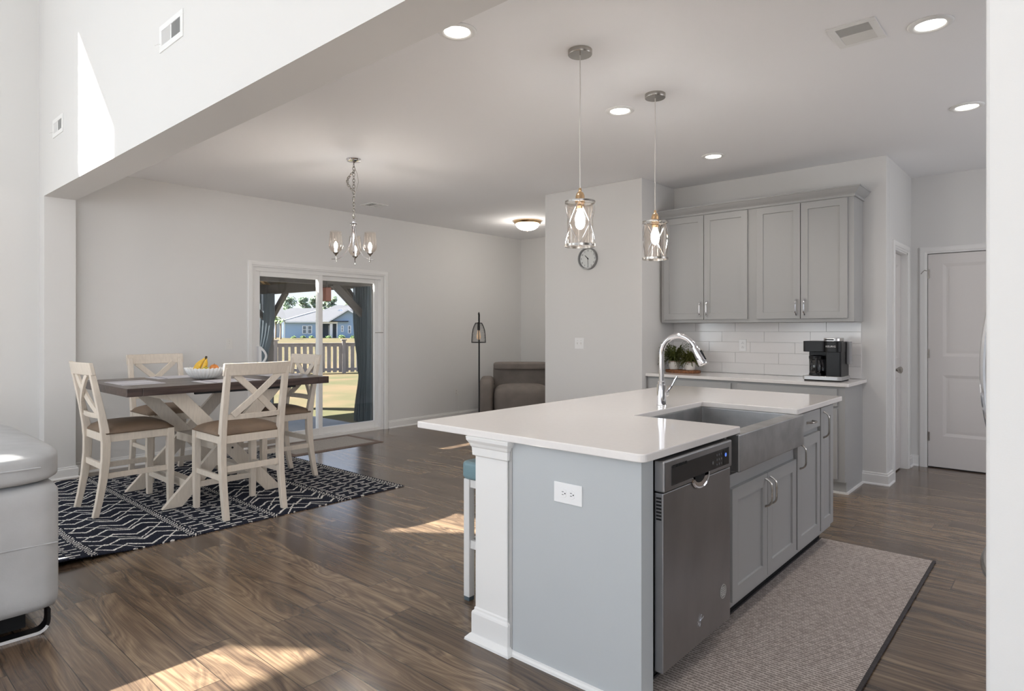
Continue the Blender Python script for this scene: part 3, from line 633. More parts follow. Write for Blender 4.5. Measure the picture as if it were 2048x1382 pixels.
hd = sub(rbox(MB(), cx0 + 0.004, cx0 + 0.27, cy0 + 0.12, cy1 - 0.004, zc + 0.245, zc + 0.335, 0.025).build('brew_head', M['blackgloss'], cm, bevel=0.004), cm)
pd = sub(rbox(MB(), cx0 - 0.004, cx0 + 0.20, cy0 + 0.004, cy0 + 0.135, zc + 0.245, zc + 0.332, 0.04, 6).build('pod_head', M['blackgloss'], cm, bevel=0.003), cm)
rbox(MB(), cx0 + 0.000, cx0 + 0.17, cy0 + 0.012, cy0 + 0.142, zc + 0.333, zc + 0.362, 0.04, 6).build('pod_lid', mat('silver_lid', rgb(196, 194, 192), 0.22, metal=0.9), cm, bevel=0.004)
m = MB(); m.box((cx0 - 0.006, cy0 + 0.055, zc + 0.342), (cx0 + 0.012, cy0 + 0.125, zc + 0.354)); m.build('lid_handle', M['black'], cm, bevel=0.003)
rbox(MB(), cx0 + 0.20, cx0 + 0.27, cy0 - 0.022, cy0 + 0.012, zc + 0.14, zc + 0.33, 0.012).build('water_tank', mat('smoky_tank', rgb(150, 150, 152), 0.2), cm)
# lettering KEURIG
cu = bpy.data.curves.new('lettering', 'FONT'); cu.body = 'KEURIG'; cu.size = 0.021; cu.extrude = 0.0004; cu.align_x = 'CENTER'; cu.space_character = 1.1
tmp = bpy.data.objects.new('lettering_tmp', cu); COL.objects.link(tmp)
bpy.context.view_layer.update()
dg = bpy.context.evaluated_depsgraph_get(); me = bpy.data.meshes.new_from_object(tmp.evaluated_get(dg)); bpy.data.objects.remove(tmp)
lo = bpy.data.objects.new('lettering', me); COL.objects.link(lo); me.materials.clear(); me.materials.append(mat('letter_white', rgb(225, 225, 225), 0.4)); lo.parent = pd
lo.rotation_euler = (PI/2, 0, -PI/2); lo.location = V((cx0 - 0.0048, cy0 + 0.078, zc + 0.285)) - V(pd['_o'])
# carafe
m = MB(); m.lathe([(0.050, 0), (0.056, 0.012), (0.058, 0.07), (0.052, 0.115), (0.040, 0.135), (0.040, 0.145)], (cx0 + 0.085, cy0 + 0.21, zc + 0.048), 28, cap=False); m.build('carafe', M['carafe'], cm, smooth=True)
m = MB(); m.lathe([(0.044, 0), (0.062, 0.004), (0.062, 0.028), (0.03, 0.035)], (cx0 + 0.085, cy0 + 0.21, zc + 0.180), 24); m.build('carafe_lid', M['blackgloss'], cm, smooth=True)
m = MB(); m.lathe([(0.056, 0), (0.062, 0.003), (0.060, 0.018)], (cx0 + 0.085, cy0 + 0.21, zc + 0.044), 24); m.build('carafe_band', M['blackgloss'], cm, smooth=True)
m = MB(); m.lathe([(0.050, 0), (0.053, 0.012), (0.054, 0.03)], (cx0 + 0.085, cy0 + 0.21, zc + 0.052), 24); m.build('coffee', mat('coffee', rgb(30, 18, 12), 0.1), cm)
m = MB(); m.tube([(cx0 + 0.030, cy0 + 0.200, zc + 0.198), (cx0 + 0.005, cy0 + 0.192, zc + 0.192), (cx0 - 0.008, cy0 + 0.188, zc + 0.15), (cx0 - 0.004, cy0 + 0.190, zc + 0.09), (cx0 + 0.012, cy0 + 0.195, zc + 0.07)], 0.010, 8, flat=0.8); m.build('carafe_handle', M['blackgloss'], cm, smooth=True)

# plants on a wood slice
tr = MB(); n_ = 40; r0 = []
for k in range(n_):
    a = 2*PI*k/n_; r0.append((1 + 0.03*math.sin(5*a) + 0.02*math.sin(11*a+1))*1.0)
cxp, cyp = 5.86, 2.90
tr.rings([[V((cxp + 0.105*r0[k]*s*math.cos(2*PI*k/n_), cyp + 0.178*r0[k]*s*math.sin(2*PI*k/n_), z)) for k in range(n_)] for s, z in ((0.97, 0.901), (1.0, 0.905), (1.0, 0.925), (0.97, 0.929))])
tag(tr.build('wood_slice', mat('bark_wood', rgb(128, 84, 54), 0.8, vary=0.5, vscale=45, bump=0.8, bscale=60), smooth=True, angle=50), 'live-edge wood slice board under the potted plants', 'serving board')
M['leaf'] = mat('fern_green', rgb(72, 80, 34), 0.55, vary=0.35, vscale=25); M['leaf2'] = mat('moss_green', rgb(82, 84, 34), 0.6, vary=0.3, vscale=30)
M['pot'] = mat('glazed_pot', rgb(226, 222, 216), 0.45, vary=0.03, vscale=15); M['soil'] = mat('soil', rgb(70, 50, 36), 0.95)
def plant(name, lab, c, r, h, spread, nl, seed, lm, up=1.0):
    rn = random.Random(seed); t = thing(name, lab, 'potted plant', c, 'potted plants on the wood slice'); c = V(c)
    m = MB(); m.lathe([(r*0.62, 0), (r*0.80, 0.006), (r*0.95, h*0.45), (r, h), (r*0.93, h), (r*0.9, h*0.86)], c, 24); m.build('pot', M['pot'], t, smooth=True)
    m = MB(); m.lathe([(r*1.015, 0), (r*1.015, 0.006)], c + V((0, 0, h - 0.008)), 24, cap=False); m.build('pot_rim', mat('terracotta_rim', rgb(140, 92, 70), 0.6), t, smooth=True)
    MB().lathe([(r*0.9, 0), (0.001, 0.008)], c + V((0, 0, h*0.86)), 20).build('soil', M['soil'], t)
    m = MB()
    for i in range(nl):
        a = rn.uniform(0, 2*PI); L = spread * rn.uniform(0.6, 1.1); lift = up * rn.uniform(0.3, 1.15); p = c + V((0, 0, h*0.9)) + V((math.cos(a), math.sin(a), 0)) * r * 0.5 * rn.random()
        wd = 0.0042; side = V((-math.sin(a), math.cos(a), 0)); pr = None
        for k in range(7):
            s = k / 6; q_ = p + V((math.cos(a), math.sin(a), 0)) * L * s + V((0, 0, L * (lift * 2.2 * s - 1.6 * s * s * (0.7 + 0.3*lift))))
            ww = side * wd * (1 - s * 0.85)
            if pr is not None:
                m.quad([pr[0], pr[1], q_ + ww, q_ - ww])
                if k > 1:
                    for sg in (-1, 1): 
                        tip = q_ + side * sg * 0.016 * (1.1 - s) + V((rn.uniform(-.003, .003), rn.uniform(-.003, .003), rn.uniform(0, .006))); m.b.faces.new([m.b.verts.new(x) for x in (pr[0] * 0.5 + pr[1] * 0.5, q_, tip)])
            pr = (q_ - ww, q_ + ww)
    m.build('foliage', lm, t); return t
plant('potted_fern', 'arching fern in a white pot at the left end of the wood slice', (5.85, 2.99, 0.929), 0.055, 0.088, 0.145, 230, 3, M['leaf'], 1.25)
plant('potted_fern', 'bushy green plant in a white pot at the right end of the wood slice', (5.84, 2.815, 0.929), 0.055, 0.088, 0.110, 260, 5, M['leaf2'], 1.15)
m = MB(); m.lathe([(0.026, 0), (0.030, 0.005), (0.032, 0.10), (0.028, 0.11), (0.027, 0.10)], (5.915, 2.905, 0.929), 20); tag(m.build('vase', M['pot'], smooth=True), 'slim white vase standing behind and between the two potted plants', 'vase')

# kitchen runner
def rug_mat_run():
    m = bpy.data.materials.new('woven_runner'); m.use_nodes = True; n = m.node_tree.nodes; L = m.node_tree.links; b = n['Principled BSDF']; b.inputs['Roughness'].default_value = 0.95; b.inputs['Specular IOR Level'].default_value = 0.1
    t = n.new('ShaderNodeTexCoord'); mp = n.new('ShaderNodeMapping'); L.new(t.outputs['Object'], mp.inputs[0]); mp.inputs['Rotation'].default_value = (0, 0, 0)
    s = n.new('ShaderNodeSeparateXYZ'); L.new(mp.outputs[0], s.inputs[0])
    def mt(op, a, c):
        k = n.new('ShaderNodeMath'); k.operation = op
        for i, x in enumerate((a, c)):
            if isinstance(x, (int, float)): k.inputs[i].default_value = x
            elif x is not None: L.new(x, k.inputs[i])
        return k.outputs[0]
    nz = n.new('ShaderNodeTexNoise'); nz.inputs['Scale'].default_value = 60; nz.inputs['Detail'].default_value = 4; L.new(t.outputs['Object'], nz.inputs['Vector'])
    line = mt('FRACT', mt('ADD', mt('MULTIPLY', s.outputs[0], 62.0), mt('MULTIPLY', nz.outputs[0], 0.25)), None)
    l2 = mt('GREATER_THAN', line, 0.70)
    dash = mt('GREATER_THAN', mt('FRACT', mt('ADD', mt('MULTIPLY', s.outputs[1], 42.0), mt('MULTIPLY', mt('FLOOR', mt('MULTIPLY', s.outputs[0], 62.0), None), 0.27)), None), 0.14)
    f = mt('MULTIPLY', l2, dash)
    f = mt('MULTIPLY', f, 0.85)
    r = n.new('ShaderNodeValToRGB'); r.color_ramp.elements[0].color = rgb(178, 166, 158); r.color_ramp.elements[1].color = rgb(214, 204, 196); r.color_ramp.elements[0].position = 0.35; r.color_ramp.elements[1].position = 0.65; L.new(nz.outputs[0], r.inputs[0])
    mx = n.new('ShaderNodeMix'); mx.data_type = 'RGBA'; L.new(f, mx.inputs[0]); L.new(r.outputs[0], mx.inputs[6]); mx.inputs[7].default_value = rgb(112, 100, 94)
    L.new(mx.outputs[2], b.inputs['Base Color'])
    bp = n.new('ShaderNodeBump'); bp.inputs['Strength'].default_value = 0.5; bp.inputs['Distance'].default_value = 0.003; L.new(mt('SUBTRACT', nz.outputs[0], f), bp.inputs['Height']); L.new(bp.outputs[0], b.inputs['Normal'])
    return m
rn_ = thing('runner_rug', 'beige woven runner rug with dark edging on the floor beside the island', 'rug', (3.2, 0.9, 0))
MB().box((1.90, 0.590, 0.0005), (4.315, 1.185, 0.009)).build('pile', rug_mat_run(), rn_, bevel=0.002)
m = MB()
for a, c in (((1.90, 0.575, 0.0005), (4.32, 0.592, 0.011)), ((1.90, 1.183, 0.0005), (4.32, 1.195, 0.011))): m.box(a, c)
m.build('edging', mat('edging_charcoal', rgb(74, 70, 70), 0.9, vary=0.2, vscale=80, bump=0.8, bscale=90), rn_, bevel=0.004)

# fridge (only its handles pass the wall corner)
fr = thing('refrigerator', 'stainless steel refrigerator mostly hidden behind the right wall, curved handles showing', 'refrigerator', (2.55, -0.25, 0))
MB().box((2.12, -0.62, 0.02), (3.02, 0.06, 1.78)).build('cabinet', M['steel'], fr)
m = MB(); m.box((2.12, 0.065, 0.68), (2.567, 0.115, 1.78)); fd = sub(m.build('door', M['steel'], fr, bevel=0.01), fr)
m = MB(); m.box((2.573, 0.065, 0.68), (3.02, 0.115, 1.78)); fe = sub(m.build('door', M['steel'], fr, bevel=0.01), fr)
m = MB(); m.box((2.12, 0.065, 0.06), (3.02, 0.115, 0.67)); ff = sub(m.build('freezer_drawer', M['steel'], fr, bevel=0.01), fr)
def arch(x0, z0, z1, yb=0.115, pr=0.095): return [(x0, yb + pr * math.sin(PI*k/16) ** 0.75, z0 + (z1 - z0)*k/16) for k in range(17)]
MB().tube(arch(2.53, 0.80, 1.62), 0.011, 10).build('handle', M['chrome'], fd, smooth=True); MB().tube(arch(2.61, 0.80, 1.62), 0.011, 10).build('handle', M['chrome'], fe, smooth=True)
MB().tube([(2.25 + 0.64*k/16, 0.115 + 0.09 * math.sin(PI*k/16) ** 0.5, 0.60) for k in range(17)], 0.013, 10).build('handle', M['nickel'], ff, smooth=True)
# ================================================================== lighting fixtures
def downlight(x, y, lab, grp='recessed ceiling lights'):
    t = thing('recessed_light', lab, 'ceiling light', (x, y, CZ), grp)
    m = MB(); m.lathe([(0.064, -0.004), (0.072, -0.010), (0.088, -0.009), (0.096, -0.004), (0.097, 0.0), (0.064, 0.0)], (x, y, CZ), 40, cap=False); m.build('trim_ring', M['vent'], t, smooth=True, angle=180)
    m = MB(); m.lathe([(0.0645, -0.004), (0.03, -0.0046), (0.001, -0.0046)], (x, y, CZ), 32); m.build('lens', M['led'], t, smooth=True)
    l = bpy.data.lights.new('downlight', 'SPOT'); l.energy = 14; l.spot_size = math.radians(150); l.spot_blend = 0.9; l.color = (1.0, 0.91, 0.82); l.shadow_soft_size = 0.065
    o = bpy.data.objects.new('downlight', l); COL.objects.link(o); o.location = (x, y, CZ - 0.03); return t
downlight(2.17, 2.283, 'recessed ceiling light beside the header, left of the nearer pendant')
downlight(3.69, 2.286, 'recessed ceiling light between the two pendant cords')
downlight(5.19, 2.288, 'recessed ceiling light nearest the wall cabinets, above the faucet side')
downlight(3.642, 0.508, 'recessed ceiling light beside the kitchen ceiling vent')
downlight(5.153, 0.514, 'recessed ceiling light farther back at right, before the white back door')

def register(name, lab, O, U, W_, N, L, Wd, n=14, lever=True, split='h'):
    """grille with frame and two banks of louvres; U length dir, W_ width dir, N outward"""
    O, U, W_, N = V(O), V(U), V(W_), V(N); t = thing(name, lab, 'air vent', tuple(O))
    Rm = Matrix((U, W_, N)).transposed().to_4x4(); Rm.translation = O
    m = MB(); b = 0.034
    for a, c in (((-L/2, -Wd/2, 0), (L/2, -Wd/2 + b, 0.006)), ((-L/2, Wd/2 - b, 0), (L/2, Wd/2, 0.006)), ((-L/2, -Wd/2 + b, 0), (-L/2 + b, Wd/2 - b, 0.006)), ((L/2 - b, -Wd/2 + b, 0), (L/2, Wd/2 - b, 0.006))): m.box(a, c, Rm)
    if split == 'h': m.box((-0.006, -Wd/2 + b, 0), (0.006, Wd/2 - b, 0.005), Rm)
    else: m.box((-L/2 + b, -0.004, 0), (L/2 - b, 0.004, 0.005), Rm)
    m.build('vent_frame', M['vent'], t, bevel=0.0015)
    m = MB(); m.box((-L/2 + b, -Wd/2 + b, 0.0002), (L/2 - b, Wd/2 - b, 0.0008), Rm); m.build('duct_shade', M['ventdark'], t)  # thin dark sheet, stands for the shade behind the louvres
    m = MB()
    if split == 'h':
        for sd in (-1, 1):
            k = 0; span = L/2 - b - 0.006
            for k in range(n):
                x = sd * (0.006 + span * (k + 0.5) / n); m.prism([Rm @ V((x - 0.0026*1, -Wd/2 + b, 0.001)), Rm @ V((x - 0.0014, -Wd/2 + b, 0.001)), Rm @ V((x + 0.0026*sd, -Wd/2 + b, 0.0048)), Rm @ V((x + 0.0026*sd - 0.001, -Wd/2 + b, 0.0048))], W_ * (Wd - 2*b))
    else:
        for sd in (-1, 1):
            span = Wd/2 - b - 0.004
            for k in range(n):
                x = sd * (0.004 + span * (k + 0.5) / n); m.prism([Rm @ V((-L/2 + b, x - 0.0026, 0.001)), Rm @ V((-L/2 + b, x - 0.0014, 0.001)), Rm @ V((-L/2 + b, x + 0.0026*sd, 0.0048)), Rm @ V((-L/2 + b, x + 0.0026*sd - 0.001, 0.0048))], U * (L - 2*b))
    m.build('louvres', M['vent'], t)
    if lever:
        m = MB(); m.tube([Rm @ V((-L/2 + 0.012, -Wd/2 + 0.05, 0.005)), Rm @ V((-L/2 + 0.012, -Wd/2 + 0.045, 0.02)), Rm @ V((-L/2 - 0.004, -Wd/2 + 0.04, 0.028))], 0.003, 6); m.build('lever', M['vent'], t, smooth=True)
    return t
register('air_vent', 'white air vent in the kitchen ceiling left of a recessed light', (3.508, 0.80, CZ), (0, -1, 0), (1, 0, 0), (0, 0, -1), 0.215, 0.275, 12, False, 'v')
register('air_vent', 'white air vent in the dining ceiling just above the wall of the sliding door', (4.56, 6.235, CZ), (0, 1, 0), (1, 0, 0), (0, 0, -1), 0.24, 0.24, 4, False, 'v')
register('air_vent', 'larger white wall vent high on the living room header, nearer the camera', (XU, 3.868, 3.047), (0, -1, 0), (0, 0, 1), (-1, 0, 0), 0.34, 0.155, 16)
register('air_vent', 'white wall vent low at the far end of the header, left of the sunlit patch', (XU, 6.255, 3.013), (0, -1, 0), (0, 0, 1), (-1, 0, 0), 0.30, 0.15, 14)

def pendant(x, y, lab, rot):
    t = thing('pendant_light', lab, 'pendant light', (x, y, CZ), 'pendant lights over the island')
    m = MB(); m.lathe([(0.064, 0), (0.064, -0.022), (0.062, -0.025), (0.008, -0.026)], (x, y, CZ), 36); m.build('canopy', M['nickel'], t, smooth=True)
    m = MB(); m.tube([(x, y, CZ - 0.02), (x + 0.002, y, 2.6), (x - 0.002, y, 2.4), (x, y, 2.075)], 0.0028, 8); m.build('cord', mat('clear_cord', rgb(214, 210, 205), 0.3, spec=0.6), t, smooth=True)
    m = MB(); m.lathe([(0.006, 2.088), (0.009, 2.078), (0.008, 2.07), (0.018, 2.062), (0.024, 2.045), (0.024, 2.026), (0.026, 2.022), (0.026, 2.008)], (x, y, 0), 24); m.build('socket', M['brass'], t, smooth=True)
    m = MB(); m.lathe([(0.020, 2.002), (0.022, 1.99), (0.020, 1.975)], (x, y, 0), 20); m.build('lamp_holder', M['brass'], t, smooth=True)
    R = 0.078; cg = sub(MB().lathe([(R - 0.001, 2.017), (R + 0.003, 2.017), (R + 0.003, 2.007), (R - 0.001, 2.007), (R - 0.001, 2.017)], (x, y, 0), 40, cap=False).build('cage', M['nickel'], t, smooth=True), t)
    m = MB(); m.lathe([(R - 0.001, 1.788), (R + 0.003, 1.788), (R + 0.003, 1.776), (R - 0.001, 1.776), (R - 0.001, 1.788)], (x, y, 0), 40, cap=False); m.build('bottom_ring', M['nickel'], cg, smooth=True)
    m = MB()
    for k in range(4):
        for sd in (-1, 1):
            pts = []
            for j in range(15):
                s = j / 14; a = rot + k * PI/2 + sd * s * PI * 0.5; rr = R + 0.001 - 0.004 * math.sin(PI * s)
                pts.append((x + rr * math.cos(a), y + rr * math.sin(a), 2.012 - (2.012 - 1.782) * s))
            m.tube(pts, 0.0016, 6)
    m.build('wires', M['chrome'], cg, smooth=True)
    m = MB()
    for k in range(4):
        a = rot + k * PI/2; m.bar((x + 0.02*math.cos(a), y + 0.02*math.sin(a), 2.013), (x + R*math.cos(a), y + R*math.sin(a), 2.013), (0, 0, 0.0015), (-0.003*math.sin(a), 0.003*math.cos(a), 0))
    m.build('spokes', M['nickel'], cg)
    m = MB(); m.lathe([(0.060, 2.003), (0.067, 2.001), (0.068, 1.99), (0.068, 1.785)], (x, y, 0), 36, cap=False); m.build('glass_cylinder', M['lampglass'], t, smooth=True, angle=180)
    m = MB(); m.lathe([(0.012, 1.976), (0.015, 1.965), (0.024, 1.940), (0.027, 1.920), (0.021, 1.898), (0.008, 1.887), (0.001, 1.886)], (x, y, 0), 20); m.build('bulb', M['bulb'], t, smooth=True)
    return t
pendant(2.754, 1.952, 'glass pendant light over the island, the nearer one in front of the wall clock', 0.55)
pendant(3.583, 1.962, 'glass pendant light over the island, the farther one in front of the wall cabinets', 1.15)

# chandelier over the table
hx_, hy_ = 3.205, 4.675
ch = thing('chandelier', 'chrome three-arm chandelier with clear glass cups on a chain', 'chandelier', (hx_, hy_, CZ))
m = MB(); m.lathe([(0.064, 0), (0.064, -0.006), (0.060, -0.010), (0.055, -0.022), (0.02, -0.026), (0.012, -0.034), (0.006, -0.040)], (hx_, hy_, CZ), 36); m.build('canopy', M['chrome'], ch, smooth=True)
m = MB()
def link(mb, c, a, w=0.011, h=0.017, tilt=V((0, 0, 1))):
    pts = []; ex = V((math.cos(a), math.sin(a), 0)); up = tilt.normalized()
    for k in range(14):
        q_ = 2*PI*k/14; pts.append(V(c) + ex * w * math.cos(q_) + up * h * math.sin(q_))
    mb.tube(pts, 0.0028, 5, closed=True)
zz = CZ - 0.045; k = 0
while zz > 2.29:
    link(m, (hx_, hy_, zz - 0.014), 0.6 + (k % 2) * PI/2); zz -= 0.026; k += 1
m.build('chain', M['nickel'], ch, smooth=True)
m = MB()
for j in range(11):
    s = j / 10; px_ = -0.055 * math.sin(PI * s); pz = CZ - 0.11 - 0.175 * s; nx = -0.055 * math.cos(PI * s) * PI; link(m, (hx_ + px_ * 0.66, hy_ - px_ * 0.75, pz), 0.6 + (j % 2) * PI/2, tilt=V((nx * 0.66, -nx * 0.75, -0.175)))
m.build('slack_chain', M['nickel'], ch, smooth=True)
m = MB(); m.tube([(hx_, hy_, CZ - 0.05), (hx_ + 0.02, hy_ - 0.022, CZ - 0.13), (hx_ + 0.028, hy_ - 0.03, CZ - 0.20), (hx_ + 0.012, hy_ - 0.012, CZ - 0.29), (hx_, hy_, CZ - 0.36)], 0.0016, 6); m.build('wire', M['nickel'], ch, smooth=True)
m = MB(); m.lathe([(0.003, 2.300), (0.010, 2.292), (0.008, 2.284), (0.018, 2.276), (0.014, 2.268), (0.034, 2.258), (0.036, 2.252), (0.020, 2.246), (0.013, 2.236), (0.0115, 2.10), (0.009, 2.02), (0.012, 2.01), (0.001, 2.00)], (hx_, hy_, 0), 24); m.build('column', M['chrome'], ch, smooth=True)
rv = V((0.6624, -0.749, 0)); fv = V((0.749, 0.6624, 0))
for th in (20, 140, 260):
    th = math.radians(th); d = rv * math.cos(th) - fv * math.sin(th) * (1)
    c0 = V((hx_, hy_, 0)); gpt = c0 + d * 0.165
    m = MB(); m.tube([c0 + d*0.016 + V((0,0,2.245)), c0 + d*0.020 + V((0,0,2.19)), c0 + d*0.032 + V((0,0,2.10)), c0 + d*0.060 + V((0,0,2.02)), c0 + d*0.100 + V((0,0,1.965)), c0 + d*0.150 + V((0,0,1.938)), c0 + d*0.205 + V((0,0,1.933))], [0.0045]*5 + [0.004, 0.003], 8)
    ar = sub(m.build('arm', M['chrome'], ch, smooth=True), ch)
    m = MB(); m.lathe([(0.001, 1.912), (0.006, 1.918), (0.0045, 1.926), (0.006, 1.94), (0.0035, 1.955), (0.006, 1.968), (0.020, 1.985), (0.026, 1.992), (0.001, 1.993)], gpt, 20); m.build('lamp_cup', M['nickel'], ar, smooth=True)
    m = MB(); m.lathe([(0.022, 1.993), (0.040, 2.006), (0.055, 2.028), (0.058, 2.045), (0.054, 2.10), (0.047, 2.168), (0.046, 2.172)], gpt, 32, cap=False); m.build('glass_cup', M['lampglass'], ar, smooth=True, angle=180)
    m = MB(); m.lathe([(0.008, 1.994), (0.009, 2.02), (0.0145, 2.04), (0.0155, 2.052), (0.011, 2.070), (0.003, 2.082), (0.001, 2.083)], gpt, 16); m.build('bulb', M['bulb2'], ar, smooth=True)

# flush ceiling light
t = thing('flush_ceiling_light', 'brass-rimmed white glass dome light on the ceiling beside the pantry block', 'ceiling light', (6.63, 5.58, CZ))
c = (6.63, 5.58, CZ)
m = MB(); m.lathe([(0.195, 0), (0.195, -0.012), (0.185, -0.022), (0.178, -0.040), (0.165, -0.044), (0.16, -0.03)], c, 40); m.build('rim', M['brass'], t, smooth=True)
m = MB(); m.lathe([(0.165, -0.040), (0.160, -0.060), (0.140, -0.088), (0.105, -0.112), (0.06, -0.126), (0.001, -0.130)], c, 36, cap=False); m.build('glass_dome', emat('dome_glow', (1.0, 0.93, 0.84, 1), 14), t, smooth=True, angle=180)
m = MB(); m.lathe([(0.010, -0.128), (0.012, -0.134), (0.006, -0.140), (0.001, -0.145)], c, 12); m.build('finial', M['brass'], t, smooth=True)
l = bpy.data.lights.new('flush_lamp', 'POINT'); l.energy = 8; l.color = (1, 0.93, 0.86); l.shadow_soft_size = 0.1; o = bpy.data.objects.new('flush_lamp', l); COL.objects.link(o); o.location = (6.63, 5.58, CZ - 0.25)

# wall clock: reads about half past ten
t = thing('wall_clock', 'round silver wall clock with a white dial on the white wall block', 'clock', (5.47, 3.77, 2.072))
CC = V((5.47, 3.77, 2.072)); RC = 0.116
m = MB(); m.lathe([(RC, 0.0), (RC, -0.030), (RC - 0.004, -0.036), (RC - 0.012, -0.036), (RC - 0.016, -0.014), (RC - 0.018, -0.010), (RC - 0.02, 0)], CC, 48, axis='x'); m.build('clock_case', mat('clock_silver', rgb(150, 150, 150), 0.3, metal=0.9), t, smooth=True)
m = MB(); m.lathe([(RC - 0.014, -0.011), (0.001, -0.0112)], CC, 40, axis='x'); m.build('dial', mat('dial_white', rgb(232, 232, 230), 0.5), t)
def numtext(s, size, loc):
    cu = bpy.data.curves.new('n', 'FONT'); cu.body = s; cu.size = size; cu.extrude = 0.0003; cu.align_x = 'CENTER'; cu.align_y = 'CENTER'
    o = bpy.data.objects.new('n', cu); COL.objects.link(o); o.rotation_euler = (PI/2, 0, -PI/2); o.location = loc; return o
tx = []
for h in range(1, 13):
    a = PI/2 - h * PI/6; r = RC - 0.033; tx.append(numtext(str(h), 0.024, CC + V((-0.0117, -r * math.cos(a), r * math.sin(a)))))
bpy.context.view_layer.update(); dg = bpy.context.evaluated_depsgraph_get(); mm = MB()
for o in tx:
    me = bpy.data.meshes.new_from_object(o.evaluated_get(dg)); me.transform(o.matrix_world); mm.b.from_mesh(me); bpy.data.objects.remove(o)
mm.build('numerals', M['blackgloss'], t)
def hand(deg, L, wd, n):
    a = PI/2 - math.radians(deg); d = V((0, -math.cos(a), math.sin(a))); s = V((0, math.sin(a), math.cos(a)))
    return MB().bar(CC + V((n, 0, 0)) - d * 0.012, CC + V((n, 0, 0)) + d * L, s * wd, V((0.0006, 0, 0))).build('clock_hand', M['blackgloss'], t)
hand(314, 0.050, 0.0035, -0.0135); hand(177, 0.078, 0.0018, -0.0150)
MB().lathe([(0.006, -0.012), (0.005, -0.018), (0.001, -0.0182)], CC, 12, axis='x').build('hub', M['blackgloss'], t)
m = MB(); m.lathe([(RC - 0.010, -0.030), (0.001, -0.0301)], CC, 32, axis='x', cap=False); m.build('clock_glass', M['glass'], t)

